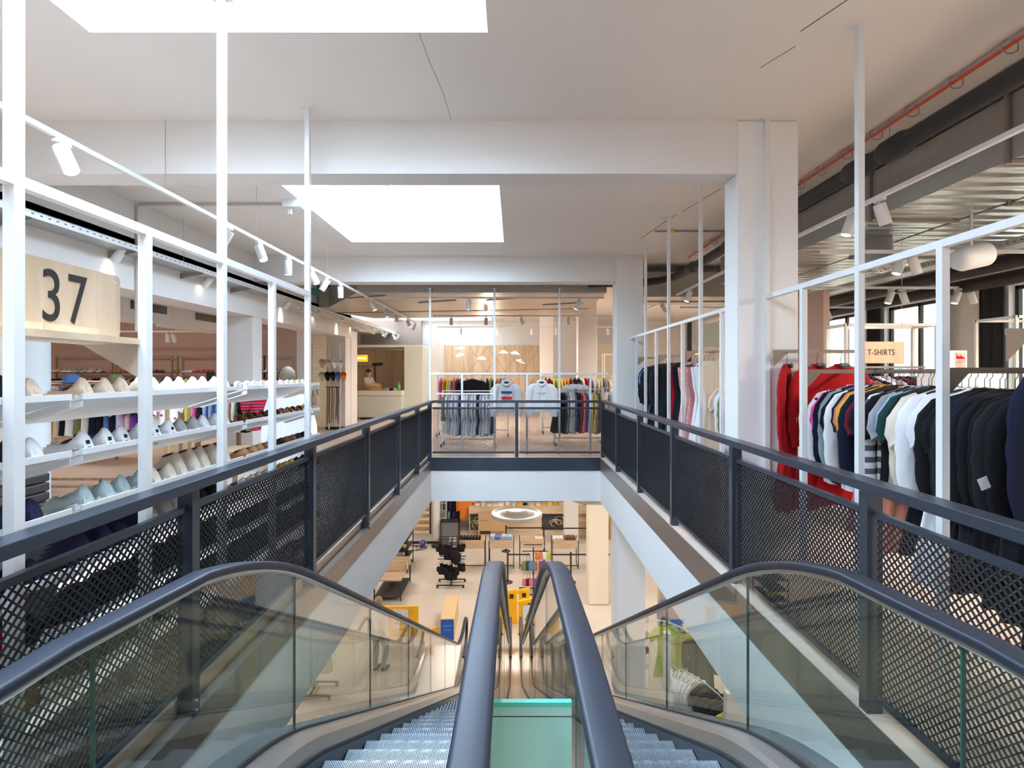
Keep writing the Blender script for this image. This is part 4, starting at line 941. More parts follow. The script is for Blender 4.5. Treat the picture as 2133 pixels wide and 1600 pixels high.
# shoe display stands before the pink-lit wall
for i, px in enumerate((117, 241, 369, 490, 552)):
    x0 = (px-1070)/1071*13; x1 = x0+(1.42 if i < 3 else .74)
    rt = thing('shoe_stand', 'olive steel shoe stand before the pink-lit wall, %s from the left' % nth(i), 'shoe stand', ((x0+x1)/2, 13, 0), group='olive shoe stands')
    mo = mat('olive_steel', (.34, .31, .20), .45)
    for x in (x0, x1): MB().box(x-.02, x+.02, 12.98, 13.02, 0, 2.1).obj('upright', mo, rt, world=True)
    MB().box(x0, x1, 12.98, 13.02, 2.06, 2.1).obj('top_bar', mo, rt, world=True)
    for z in (1.66, 1.42, 1.15): MB().box(x0, x1, 12.7, 13.0, z, z+.02).obj('shelf', M_dark if z > 1.5 else M_oak, rt, world=True)
    n = 10 if i < 3 else 5
    cs = [['white', 'white', 'teal', 'white', 'white'], ['orange', 'tan', 'white', 'orange', 'black'], ['tan', 'white', 'red', 'red', 'yellow'], ['yellow', 'yellow'], ['white', 'grey', 'white']][i]
    for s_, (z, nmz) in enumerate(((1.68, 'upper'), (1.44, 'middle'))):
        for q in range(n):
            cc = cs[q*len(cs)//n] if s_ == 0 else ['black', 'tan', 'brown', 'orange', 'black', 'yellow', 'grey'][(q//2+i*2) % 7]
            shoe('sandal' if i in (1, 2) and s_ == 0 else 'low', (x0+.09+q*(x1-x0-.14)/n, 12.98, z), (0, 0, -PI/2+gr_.uniform(-.2, .2)), cc, '%s shoe, %s from the left on the %s board of the %s stand' % (cc, nth(q), nmz, nth(i)), 'shoes before the pink wall')
for i, (x, c_) in enumerate(((-6.27, 'blue'), (-5.65, 'olive'))):
    m = MB().lathe([(.001, .11), (.06, .10), (.10, .06), (.105, .0), (.16, -.01), (.16, -.016), (.10, -.012)], 18)
    simple('hat', m, gm(c_), ('blue cap lying', 'olive brimmed hat lying')[i]+' on top of the near oak rack', 'hat', (0, 0, 0)).location = (x, 7.3, 1.535)
simple('cashier_screen', MB().box(-5.65, -5.50, 9.45, 9.47, 1.56, 1.68).box(-5.6, -5.55, 9.45, 9.47, 1.45, 1.56), M_dark, 'small dark grey display panel in front of the white column in the shoe area', 'display', (-5.57, 9.46, 1.45))
simple('side_table', MB().box(-5.8, -4.95, 9.3, 9.7, 1.37, 1.45).box(-5.78, -5.72, 9.32, 9.38, 0, 1.37).box(-5.03, -4.97, 9.32, 9.38, 0, 1.37), M_oak, 'tall oak side table in front of the white column', 'table', (-5.4, 9.5, 0))
simple('round_column', MB().lathe([(.24, 0), (.24, 3.3)], 28, (-5.9, 6.2, 0)), mat('cool_white', (.72, .78, .80), .6), 'smooth round white column at the left of the shoe area', 'column', (-5.9, 6.2, 0))
# ---------------------------------------------------------------- cap wall, fitting-room cabin
M_cabin = mat('pale_cabin', (.66, .68, .61), .6)
gp_ = thing('grid_panel', 'cream wire grid panel with caps and belts on hooks', 'display panel', (-5.35, 14.75, 0))
for x in (-5.78, -5.3, -4.98): MB().box(x-.012, x+.012, 14.74, 14.77, .05, 2.5).obj('upright', mat('cream_metal', (.82, .78, .72), .45), gp_, world=True)
m = MB()
for k in range(42): m.box(-5.78, -4.98, 14.75, 14.756, .12+k*.057, .126+k*.057)
m.obj('wire_grid', mat('cream_metal', (.82, .78, .72), .45), gp_, world=True)
def cap(loc, col, label, rot):
    r = thing('cap', label, 'cap', loc, group='caps on the grid panel'); r.rotation_euler = rot
    MB().lathe([(.001, .10), (.045, .092), (.078, .06), (.088, .0), (.08, -.004)], 14).obj('crown', gm(col), r)
    MB().prism([(.07*math.cos(a), .17*math.sin(a)+.03) for a in [PI*i/10 for i in range(11)]], 'z', -.005, .0).obj('brim', gm(col), r)
for j, (z, cs) in enumerate(((1.98, ('peach', 'cream', 'white', 'white')), (1.62, ('ecru', 'black', 'charcoal', 'blue', 'orange')))):
    for i, c in enumerate(cs): cap((-5.42+i*(.17 if j == 0 else .15), 14.55, z), c, '%s cap hanging %s from the left in the %s row of the grid panel' % (c, nth(i), ('upper', 'lower')[j]), (-1.9, 0, .5))
for i in range(11):
    c = ['brown', 'tan', 'black', 'cream', 'brown', 'olive', 'tan', 'peach', 'black', 'burgundy', 'brown'][i]
    m = MB(); x = -5.28+i*.032
    m.tube([(x, 14.55, 1.25), (x+.012, 14.53, .9), (x-.01, 14.55, .55), (x+gr_.uniform(-.02, .03), 14.56, .28-gr_.uniform(0, .12))], .012, 5)
    m.v = [(a, 14.55+(b-14.55)*.4, c_) for a, b, c_ in m.v]
    col = SC[c][0] if c in SC else gm(c)
    simple('belt', m, col, '%s leather belt hanging %s from the left under the caps' % (c, nth(i)), 'belt', (x, 14.55, 1.25), 'belts under the caps')
simple('belt_bar', MB().box(-5.32, -4.92, 14.54, 14.57, 1.25, 1.275), M_dark, 'black bar holding the row of belts', 'bar', (-5.1, 14.55, 1.25))
hb = thing('handbag', 'fluffy cream handbag hanging left of the belts', 'handbag', (-5.52, 14.3, .75))
MB().ell((0, 0, .17), (.13, .07, .16), 16, 10).obj('bag_body', mat('fleece', (.74, .66, .54), .95, bump=1, nscale=25), hb)
MB().tube([(-.07, 0, .28), (-.05, 0, .45), (.0, 0, .5), (.05, 0, .45), (.07, 0, .28)], .01, 6).obj('strap', M_dark, hb)
cb = thing('fitting_cabin', 'pale green fitting cabin lined with wood behind the counter', 'cabin', (-4.9, 20, 0))
MB().box(-4.02, -3.35, 18.9, 21.0, 0, 2.62).obj('side_body', M_cabin, cb, world=True)
MB().box(-6.3, -4.02, 20.2, 20.3, 0, 2.58).obj('wood_lining', M_wood, cb, world=True)
MB().box(-6.3, -3.35, 18.9, 20.3, 2.62, 2.70).obj('roof_band', mat('pale_band', (.78, .76, .70), .6), cb, world=True)
MB().box(-6.3, -5.4, 20.17, 20.2, .05, 1.0).obj('door', M_woodh, cb, world=True)
MB().box(-6.3, -5.2, 20.19, 20.2, 1.92, 1.935).obj('groove', M_dark, cb, world=True)
simple('wall_panel', MB().box(-3.34, -2.95, 20.5, 21.9, 0, 3.2), M_wall, 'white wall strip between the fitting cabin and the wood wall', 'panel', (-3.15, 21, 0))
ct = thing('counter', 'pale cashier counter in front of the wooden cabin', 'counter', (-4.85, 18.6, 0))
MB().box(-5.62, -4.02, 18.4, 19.0, .08, .85).obj('body', M_cabin, ct, world=True)
MB().box(-5.64, -4.02, 18.38, 19.02, .86, 1.03).obj('top', mat('pale_top', (.74, .72, .64), .5), ct, world=True)
MB().box(-5.5, -4.02, 18.45, 18.95, 0, .08).obj('plinth', M_dark, ct, world=True)
cbx = thing('cardboard_box', 'open brown cardboard box on the cashier counter', 'box', (-4.95, 18.7, 1.03))
MB().box(-.26, .12, -.16, .16, 0, .25).obj('body', M_card, cbx)
MB().bar((.12, 0, .25), (.34, 0, .27), .30, .006).obj('flap', M_card, cbx); MB().bar((-.07, -.16, .25), (-.07, -.3, .16), .36, .006).obj('flap', M_card, cbx)
simple('bottle', MB().lathe([(.001, 0), (.06, 0), (.065, .03), (.065, .16), (.025, .25), (.025, .28), (.03, .28), (.03, .32), (.001, .32)], 14, (-4.18, 18.7, 1.03)), mat('green_bottle', (.08, .45, .06), .4), 'green bottle on the right end of the cashier counter', 'bottle', (-4.18, 18.7, 1.03))
for i in range(4): simple('folded_clothes', MB().ell((0, 0, .04), (.14-.02*i, .1, .045), 10, 6), gm(('grey', 'white', 'navy', 'light grey')[i]), '%s crumpled garment lying right of the cardboard box' % ('grey', 'white', 'navy', 'pale grey')[i], 'garment', (0, 0, 0)).location = (-4.68+.12*i, 18.65+.05*(i % 2), 1.03)
for i in range(2):
    simple('garment_steamer', MB().tube([(-5.32+.4*i*0, 19.7, 0), (-5.32, 19.7, 2.0)], .03, 8).tube([(-5.42, 19.7, 2.0), (-5.02, 19.7, 2.02)], .05, 8), M_dark, 'dark steamer pole standing behind the worker', 'stand', (-5.32, 19.7, 0)) if i == 0 else None
an = thing('hanging_sign', 'glowing orange-yellow hanging sign with white letters near the fitting cabin', 'sign', (-5.2, 17.5, 2.05))
MB().box(-.23, .23, -.02, .02, 0, .23).obj('board', mat('orange_light', (1, .42, .01), .4, emit=.7), an)
text('lettering', 'ANPROBE', .10, mat('lit_letters', (1, .95, .8), .5, emit=1.2), an, (0, -.0215, .115), (PI/2, 0, 0), sx=.85)
for x in (-.2, .2): MB().tube([(x, 0, .23), (x, 0, 1.6)], .003, 4).obj('wire', M_grey, an)
simple('exit_sign', MB().box(-4.2, -3.9, 10.3, 10.33, 3.22, 3.36).box(-4.16, -4.15, 10.31, 10.32, 3.36, CEIL).box(-3.95, -3.94, 10.31, 10.32, 3.36, CEIL), mat('exit_green', (.02, .12, .08), .4), 'dark green exit sign hanging above the beam end on the left', 'sign', (-4.05, 10.3, 3.2))
# ---------------------------------------------------------------- far clothes racks, back wall
wp = thing('wood_wall', 'light wood wall panel with diagonal joints on the back wall', 'wall panel', (-.9, 21.9, .2))
MB().box(-3.15, 1.50, 21.86, 21.98, .2, 2.85).obj('boards', M_wood, wp, world=True)
for k in range(7):
    x = -3.0+k*.75
    for s_ in (1, -1):
        z0, z1 = .25, 2.8; xa = x; xb = x+s_*(z1-z0)*.75
        if s_ < 0 and k < 4: continue
        if not (-3.1 < xb < 1.45): z1 = z0+min(abs((1.44-x) if s_ > 0 else (-3.09-x))/.75, 2.55); xb = x+s_*(z1-z0)*.75
        MB().bar((xa, 21.857, z0), (xb, 21.857, z1), .012, .006, up=(0, 1, 0)).obj('joint', mat('joint_dark', (.25, .17, .10), .8), wp, world=True)
rack('white clothes rack with grey trousers-coloured hoodies, left behind the far railing', -1.62, -.42, 11.7, 1.25)
kl = [('shirt', 'olive')]+[('longdress', c) for c in ('light grey', 'grey', 'light grey', 'light grey', 'grey', 'navy', 'light grey', 'light grey', 'grey', 'light grey', 'light grey', 'navy', 'grey', 'light grey', 'light grey', 'grey', 'charcoal')]
row('x', 11.7, -1.60, -.45, 1.24, kl, 'from the left on the rack of grey clothes', 'grey clothes behind the far railing', sc=.8)
rail_bar('white steel bar above the rack of grey clothes', (-1.70, 10.7, 1.23), (-.42, 10.7, 1.23), m=M_white)
rail_bar('thin steel bar carrying the two facing hoodies', (-.43, 11.1, 1.57), (1.30, 11.1, 1.57), m=M_steel, w=.02, h=.02)
hg = garment('hoodie', (-.16, 11.05, 1.56), .12, 'light grey', 'light grey hoodie with a blue, white and red chest print facing the opening')
pr = thing('chest', 'x', 'x') if False else None
m = MB().box(-.115, .115, -.082, -.078, -.345, -.29); m.obj('print_blue', mat('print_blue', (.02, .06, .20), .7), hg)
MB().box(-.11, .12, -.082, -.078, -.455, -.405).obj('print_red', mat('print_red', (.70, .02, .03), .7), hg)
MB().box(-.115, .115, -.081, -.077, -.405, -.345).obj('print_white', M_white, hg)
text('lettering', "LEVI'S", .088, mat('ink', (.015, .013, .012), .6), hg, (0, -.0835, -.375), (PI/2, 0, 0), sx=.72)
hg2 = garment('hoodie', (.60, 11.05, 1.56), -.05, 'white', 'white hoodie with a thin dark line of chest print facing the opening')
for k, (x0, x1) in enumerate(((-.085, -.035), (-.025, -.005), (.005, .085))): MB().box(x0, x1, -.083, -.081, -.337, -.327).obj('print_dash', mat('ink', (.015, .013, .012), .6), hg2)
bj = garment('coat', (-1.0, 12.6, 1.60), .05, 'black', 'black jacket facing the opening above the grey clothes')
wt = garment('tee', (1.45, 12.0, 1.52), -.1, 'white', 'white t-shirt with a small dark palm print facing the opening')
MB().box(-.03, .03, -.07, -.066, -.33, -.30).obj('print', M_dark, wt); MB().ell((0, -.068, -.24), (.045, .004, .03), 10, 6).obj('print', M_dark, wt)
rack('white clothes rack with colourful tops, far left behind the black jacket', -2.0, -.15, 13.6, 1.62)
kl = [('tee', c) for c in ('pink', 'mustard', 'yellow', 'peach', 'rose', 'burgundy', 'brown', 'white', 'red', 'coral', 'light grey', 'white', 'grey', 'cream', 'navy', 'green', 'red', 'orange', 'blue', 'burgundy')]
row('x', 13.6, -1.95, -.2, 1.61, kl, 'from the left on the colourful rack behind the black jacket', 'colourful tops far left')
rack('white clothes rack with colourful tops, far right behind the white hoodie', .8, 2.7, 14.2, 1.62)
kl = [('tee', c) for c in ('red', 'burgundy', 'yellow', 'lime', 'yellow', 'mustard', 'orange', 'brown', 'black', 'black', 'white', 'red', 'navy', 'white', 'cream', 'ecru', 'grey', 'cream')]
row('x', 14.2, .85, 2.65, 1.61, kl, 'from the left on the colourful rack behind the white hoodie', 'colourful tops far right')
rack('white castor rack with black and bright clothes, right behind the far railing', .95, 2.05, 11.9, 1.28)
kl = [('longdress', c) for c in ('black', 'black', 'black', 'black', 'dark green', 'grey', 'white', 'light grey', 'blue', 'charcoal', 'red', 'coral', 'purple', 'light grey', 'yellow', 'blush', 'green', 'brown')]
row('x', 11.9, .92, 2.0, 1.27, kl, 'from the left on the castor rack', 'clothes on the castor rack at the right', sc=.8)
rail_bar('thin steel bar right of the two facing hoodies', (.95, 11.4, 1.30), (1.95, 11.4, 1.30), m=M_steel, w=.02, h=.02)
rack('white clothes rack with white shirts behind the second right column', 2.2, 3.3, 12.6, 1.3)
row('x', 12.6, 2.2, 3.2, 1.29, [('shirt', c) for c in ('white', 'white', 'grey', 'white', 'navy', 'white', 'white', 'cream', 'white')], 'from the left on the rack behind the second right column', 'white shirts behind the column', sc=.85)
cuboid('cream cuboid frame with pale garments before the olive wall', 3.0, 3.7, 17.0, 17.4, 2.3, (1.5,))
simple('olive_panel', MB().box(2.5, 4.6, 18.5, 18.6, 0, 2.7), M_olive, 'olive wall panel behind the third right column', 'panel', (3.5, 18.5, 0))
simple('display_cube', MB().box(3.0, 3.8, 16.2, 16.8, 0, 1.35), mat('peach_body', (.80, .62, .48), .6), 'pale wooden display cube beside the third right column', 'plinth', (3.4, 16.5, 0), bevel=.01)
for i, (px, py, t) in enumerate(((959, 724, 0), (957, 739, -.3), (1009, 716, 0), (1003, 746, .02), (1049, 733, .02), (1073, 735, .12), (1085, 752, .38))):
    Y = 15.5; x = (px-1070)/F*Y; z = EYE-(py-778)/F*Y
    r = thing('pendant_lamp', 'flat white disc pendant lamp, %s, before the wood wall' % ('upper first', 'tilted second', 'highest', 'lowest middle', 'fourth from right', 'third from right', 'strongly tilted last')[i], 'pendant lamp', (x, Y, z), group='disc pendants')
    o = MB().lathe([(.001, .0), (.14, -.02), (.15, -.03), (.06, .03), (.02, .05), (.001, .05)], 20).obj('shade', M_white, r); o.rotation_euler = (0, t, 0)
    g = MB().lathe([(.001, -.024), (.13, -.028), (.13, -.032), (.001, -.032)], 18).obj('lit_disc', M_lampon, o)
    MB().tube([(0, 0, .04), (0, 0, 3.85-z)], .004, 4).obj('cord', M_white, r)
def lamp_pt(loc, e, col=(1, .85, .7), r=.1):
    l = bpy.data.lights.new('lamp_light', 'POINT'); l.energy = e; l.color = col; l.shadow_soft_size = r
    o = bpy.data.objects.new('lamp_light', l); C.objects.link(o); o.location = loc
lamp_pt((-.9, 17.5, 2.3), 70)

# ---------------------------------------------------------------- people
def figure(root, joints, m_body, shirt=None, trousers=None, hair=None, hs=1.0):
    """joints: dict name -> (x, y, z) local"""
    J = {k: Vector(v) for k, v in joints.items()}
    def skin(name, chain, m_, sub=2):
        vs_, es, rs, idx = [], [], [], {}
        for a, b in chain:
            for n_ in (a, b):
                if n_[0] not in idx: idx[n_[0]] = len(vs_); vs_.append(J[n_[0]]); rs.append(n_[1])
            es.append((idx[a[0]], idx[b[0]]))
        me = bpy.data.meshes.new(name); me.from_pydata(vs_, es, []); me.update()
        o = bpy.data.objects.new(name, me); C.objects.link(o); o.parent = root; me.materials.append(m_)
        sk = o.modifiers.new('skin', 'SKIN'); sk.use_smooth_shade = True
        for i, v in enumerate(me.skin_vertices[0].data): v.radius = rs[i] if isinstance(rs[i], tuple) else (rs[i], rs[i]); v.use_root = (i == 0)
        s_ = o.modifiers.new('sub', 'SUBSURF'); s_.levels = s_.render_levels = sub
        return o
    # fingers
    hands = []
    for s_ in 'lr':
        w_, h = J['wrist_'+s_], J['hand_'+s_]; d = (h-w_).normalized(); side = d.cross(Vector((0, 0, 1)))
        side = side.normalized() if side.length > .1 else Vector((1, 0, 0)); nrm = side.cross(d)
        for k, (off, ln) in enumerate(((-.027, .065), (-.009, .075), (.009, .07), (.027, .055))):
            a = h+side*off; J['f%s%da' % (s_, k)] = a+d*ln*.5-nrm*.008; J['f%s%db' % (s_, k)] = a+d*ln*.85-nrm*(.03+.004*k)
            J['f%s%dr' % (s_, k)] = a
            hands += [(('hand_'+s_, .022), ('f%s%dr' % (s_, k), .011)), (('f%s%dr' % (s_, k), .011), ('f%s%da' % (s_, k), .009)), (('f%s%da' % (s_, k), .009), ('f%s%db' % (s_, k), .008))]
        J['t%sa' % s_] = w_.lerp(h, .5)+side*.045; J['t%sb' % s_] = w_.lerp(h, .9)+side*.06+d*.02
        hands += [(('hand_'+s_, .022), ('t%sa' % s_, .011)), (('t%sa' % s_, .011), ('t%sb' % s_, .009))]
    c = [(('pelvis', (.13, .095)), ('waist', (.12, .09))), (('waist', (.12, .09)), ('chest', (.15, .10))), (('chest', (.15, .10)), ('neckb', .06)), (('neckb', .06), ('neck', .052)), (('neck', .052), ('jaw', (.06, .07))), (('jaw', (.06, .07)), ('face', (.074, .092))), (('face', (.074, .092)), ('crown', (.055, .07)))]
    for s_ in 'lr':
        c += [(('chest', (.15, .10)), ('sh_'+s_, .058)), (('sh_'+s_, .058), ('el_'+s_, .042)), (('el_'+s_, .042), ('wrist_'+s_, .028)), (('wrist_'+s_, .028), ('hand_'+s_, .022)),
              (('pelvis', (.13, .095)), ('hip_'+s_, .085)), (('hip_'+s_, .085), ('kn_'+s_, .058)), (('kn_'+s_, .058), ('an_'+s_, .038)), (('an_'+s_, .038), ('toe_'+s_, .032))]
    skin('body', c+hands, m_body)
    if shirt:
        long_ = shirt[1]; k_ = 1.16
        c = [(('pelvis', (.145, .115)), ('waist', (.14, .11))), (('waist', (.14, .11)), ('chest', (.17, .12))), (('chest', (.17, .12)), ('neckb', .075))]
        for s_ in 'lr':
            if not long_: J['slv_'+s_] = J['sh_'+s_].lerp(J['el_'+s_], .6)
            c += [(('chest', (.17, .12)), ('sh_'+s_, .075)), (('sh_'+s_, .075), ('el_'+s_ if long_ else 'slv_'+s_, .06))]
            if long_: c += [(('el_'+s_, .06), ('wrist_'+s_, .042))]
        skin('shirt', c, shirt[0])
    if trousers:
        c = []
        for s_ in 'lr': c += [(('pelvis', (.14, .11)), ('hip_'+s_, .10)), (('hip_'+s_, .10), ('kn_'+s_, .075)), (('kn_'+s_, .075), ('an_'+s_, .058))]
        skin('trousers', c, trousers)
    f = J['face']; d = (J['toe_dir']).normalized() if 'toe_dir' in J else Vector((0, -1, 0)); sd = d.cross(Vector((0, 0, 1)))
    rot = Matrix((sd, d, Vector((0, 0, 1)))).transposed()
    if hair:
        m = MB()
        m.ell(f+Vector((0, 0, .045))-d*.022, (.088, .102, .105*hs), 18, 12, rot)
        if hs > 1: m.ell(f-d*.05+Vector((0, 0, -.06)), (.075, .06, .11), 14, 10, rot)
        m.obj('hair', hair, root)
    MB().ell(f+d*.093+Vector((0, 0, -.005)), (.013, .02, .026), 8, 6, rot).obj('nose', m_body, root)
    for s_ in (-1, 1):
        MB().ell(f+sd*.082*s_+Vector((0, 0, 0)), (.012, .022, .032), 8, 6, rot).obj('ear', m_body, root)
        MB().ell(f+d*.083+sd*.032*s_+Vector((0, 0, .02)), (.012, .008, .007), 8, 6, rot).obj('eye', M_dark, root)
    MB().ell(f+d*.085+Vector((0, 0, -.05)), (.022, .008, .006), 8, 5, rot).obj('mouth', mat('lips', (.45, .16, .13), .6), root)
    for s_ in 'lr':
        a, t = J['an_'+s_], J['toe_'+s_]; m = MB(); q = (t-a); q.z = 0; q.normalize(); r3 = Matrix((q.cross(Vector((0, 0, 1))), q, Vector((0, 0, 1)))).transposed()
        c_ = a.lerp(t, .5); m.ell((c_.x, c_.y, max(.045, min(a.z, t.z)+.01)), (.05, .14, .045), 12, 8, r3); m.obj('shoe', M_dark, root)
    return J, rot, d, sd
def stand(h, dx=0, **k):
    s = h/1.75
    J = dict(pelvis=(0, 0, .95*s), waist=(0, 0, 1.10*s), chest=(0, 0, 1.30*s), neckb=(0, 0, 1.45*s), neck=(0, -.01, 1.51*s), jaw=(0, -.02, 1.56*s), face=(0, -.015, 1.635*s), crown=(0, 0, 1.70*s))
    for q, sx in (('l', -1), ('r', 1)):
        J.update({'sh_'+q: (.17*sx*s, 0, 1.40*s), 'el_'+q: (.23*sx*s, .02, 1.12*s), 'wrist_'+q: (.25*sx*s, -.06, .88*s), 'hand_'+q: (.25*sx*s, -.08, .81*s),
                  'hip_'+q: (.095*sx*s, 0, .90*s), 'kn_'+q: (.10*sx*s, -.02, .48*s), 'an_'+q: (.10*sx*s, .02, .07*s), 'toe_'+q: (.12*sx*s, -.13, .035*s)})
    J['toe_dir'] = (0, -1, 0); J.update(k); return J
# worker at the counter, looking down to the right
p = thing('person', 'person in a pale t-shirt and face mask unpacking a box behind the counter', 'person', (-5.42, 19.2, 0), PI/2-.5)
J = stand(1.80, el_l=(-.22, -.16, 1.14), wrist_l=(-.12, -.36, 1.22), hand_l=(-.09, -.43, 1.26), el_r=(.24, -.16, 1.14), wrist_r=(.12, -.36, 1.26), hand_r=(.08, -.43, 1.31))
J, rot, d, sd = figure(p, J, M_skin, (gm('ecru'), False), gm('black'), mat('dark_hair', (.035, .018, .012), .7), .92)
MB().ell(J['face']+d*.062+Vector((0, 0, -.035)), (.066, .045, .05), 12, 8, rot).obj('face_mask', mat('mask_grey', (.50, .55, .52), .8), p)
# blonde person browsing the shoes
p = thing('person', 'person with blond-grey hair in a white coat browsing the shoe shelves', 'person', (-2.62, 5.95, 0), .25)
J = stand(1.68, el_r=(.26, .05, 1.06), wrist_r=(.30, -.06, .90), hand_r=(.31, -.09, .83), toe_dir=(-.3, .95, 0), face=(0, .0, 1.57))
figure(p, J, M_skin, (cloth('white_coat', (.80, .80, .80), bump=.5, nscale=6), True), gm('light grey'), mat('blond_hair', (.20, .14, .095), .6, noise=.25, nscale=40, scale=(6, 6, .6)), 1.12)
MB().lathe([(.15, .62), (.215, .80), (.20, 1.0), (.19, 1.2), (.18, 1.38)], 22).obj('coat_skirt', cloth('white_coat', (.80, .80, .80)), p)
# ---------------------------------------------------------------- lower floor
def lowthing(name, label, cat, x, y, z=LOW, group=None, rz=0): return thing(name, label, cat, (x, y, z), rz, group)
M_tabw = mat('table_wood', (.50, .36, .25), .5, kind='wood', col2=(.42, .29, .19), nscale=3, scale=(.4, 2, 2))
t = lowthing('display_table', 'wheeled table with black steel frame, brown top and dark lower shelf', 'table', -3.85, 16.4)
MB().box(-.42, .42, -.75, .75, .62, .66).obj('table_top', M_tabw, t)
MB().box(-.41, .41, -.74, .74, .12, .14).obj('lower_shelf', mat('dark_shelf', (.07, .07, .07), .5), t)
for x in (-.4, .4):
    for y in (-.72, .72): MB().box(x-.018, x+.018, y-.018, y+.018, .05, .62).obj('leg', M_dark, t); MB().tube([(x-.012, y, .03), (x+.012, y, .03)], .03, 10).obj('wheel', M_dark, t)
for i, y in enumerate((16.55, 16.95)):
    b = lowthing('wooden_tray', 'open light wood tray on the brown table, %s from the camera' % nth(i), 'tray', -3.75, y, LOW+.66, 'wooden trays on the table')
    for a in ((-.32, .32, -.17, -.155), (-.32, .32, .155, .17), (-.32, -.305, -.17, .17), (.305, .32, -.17, .17)): MB().box(a[0], a[1], a[2], a[3], 0, .2).obj('side', M_woodh, b)
    MB().box(-.3, .3, -.15, .15, 0, .012).obj('bottom', M_woodh, b)
simple('storage_crate', MB().box(-4.0, -3.7, 16.6, 17.1, LOW+.14, LOW+.42), mat('dark_crate', (.10, .12, .11), .5), 'dark crate on the lower shelf of the brown table', 'crate', (-3.85, 16.8, LOW+.14))
# dark shelving by the left
for i, (x, y, h) in enumerate(((-3.95, 18.4, 1.5), (-4.75, 14.6, 1.3))):
    r = lowthing('dark_shelving', 'dark shelving filled with small goods, %s' % ('behind the wheeled brown table', 'left of the person downstairs')[i], 'shelf', x, y)
    for q in (-.25, .25):
        for s_ in (-.5, .5): MB().box(q-.015, q+.015, s_-.015, s_+.015, 0, h).obj('post', M_dark, r)
    for k in range(5): MB().box(-.25, .25, -.5, .5, .1+k*(h-.15)/4, .12+k*(h-.15)/4).obj('board', M_dark, r)
    for k in range(14):
        c = gr_.choice(['black', 'white', 'grey', 'black', 'yellow', 'navy'])
        simple('small_box', MB().box(x-.2+.0, x-.06+.1*(k % 3), y-.45+(k % 5)*.19, y-.3+(k % 5)*.19, LOW+.121+(k//5)*(h-.15)/4, LOW+.2+(k//5)*(h-.15)/4), gm(c), '%s small packet, %s on the dark shelving %s' % (c, nth(k), ('behind the table', 'by the person')[i]), 'packet', (x, y, LOW), 'packets on the dark shelving')
# bag stand
def bag(loc, col, label, group, s=1.0, straps=True, rz=0, w=.12, h=.16, m_=None):
    r = thing('handbag', label, 'handbag', loc, rz, group); mm = m_ or gm(col)
    L_ = .22*s
    prof = [(-L_, .6), (-L_-.03*s, .95), (-L_-h*s*.6, 1.0), (-L_-h*s*.95, .92), (-L_-h*s, .75)]
    MB().loft([[(w*s*.5*k*math.cos(a*PI/6), .035*s*math.sin(a*PI/6)*(1.2 if i == 2 else 1), z) for a in range(12)] for i, (z, k) in enumerate(prof)]).obj('bag_body', mm, r)
    if straps: MB().tube([(-w*s*.3, 0, -L_), (-w*s*.12, 0, -.03*s), (0, 0, 0), (w*s*.12, 0, -.03*s), (w*s*.3, 0, -L_)], .005, 5).obj('strap', mm, r)
    return r
def bagstand(label, x, y, h, m_, arms):
    r = lowthing('bag_stand', label, 'stand', x, y)
    MB().box(-.02, .02, -.02, .02, .08, h).obj('pole', m_, r)
    for q in arms:
        MB().box(-q[0], q[0], -.012+q[2], .012+q[2], q[1]-.012, q[1]+.012).obj('arm', m_, r)
        if q[2]: MB().box(-.012, .012, min(0, q[2]), max(0, q[2]), q[1]-.012, q[1]+.012).obj('cross_arm', m_, r)
    for y_ in (-.25, .25):
        f = MB().box(-.45, .45, y_-.02, y_+.02, .07, .10).obj('foot_bar', m_, r)
        for x_ in (-.42, .42): w_ = MB().tube([(x_, y_-.015, .035), (x_, y_+.015, .035)], .035, 10).obj('caster', m_, None); w_.parent = f
    MB().box(-.02, .02, -.25, .25, .07, .10).obj('foot_link', m_, r)
    return r
bagstand('black castor stand crowded with black handbags', -2.05, 16.9, 1.5, M_dark, ((.45, 1.5, 0), (.45, .85, 0), (.45, 1.45, .4), (.45, .80, .4)))
k = 0
for j, (z, n, yy) in enumerate(((1.48, 9, 16.9), (.83, 9, 16.9), (1.43, 6, 17.3), (.78, 6, 17.3))):
    for i in range(n):
        x = -2.5+.9*(i+.5)/n; big = .8 if i in (0, n-1, n-2) else (1.45 if i in (3, 4, 5) else 1.05)
        bag((x+gr_.uniform(-.02, .02), yy-.05-gr_.uniform(0, .12), LOW+z), 'black', 'black handbag, %s from the left on the %s of the bag stand' % (nth(i), ('upper front arm', 'lower front arm', 'upper rear arm', 'lower rear arm')[j]), 'black handbags on the stand', big, rz=gr_.uniform(-.5, .5), w=.2, h=.2, m_=SC['black'][0]); k += 1
simple('backpack', MB().ell((-1.87, 16.62, LOW+1.0), (.16, .10, .24), 16, 12), SC['black'][0], 'black backpack hanging at the front of the bag stand', 'backpack', (-1.87, 16.6, LOW+.8))
bagstand('black stand with colourful shoulder bags beyond the escalators', .62, 16.2, 1.45, M_dark, ((.35, 1.35, 0), (.35, .75, 0), (.3, 1.42, .4)))
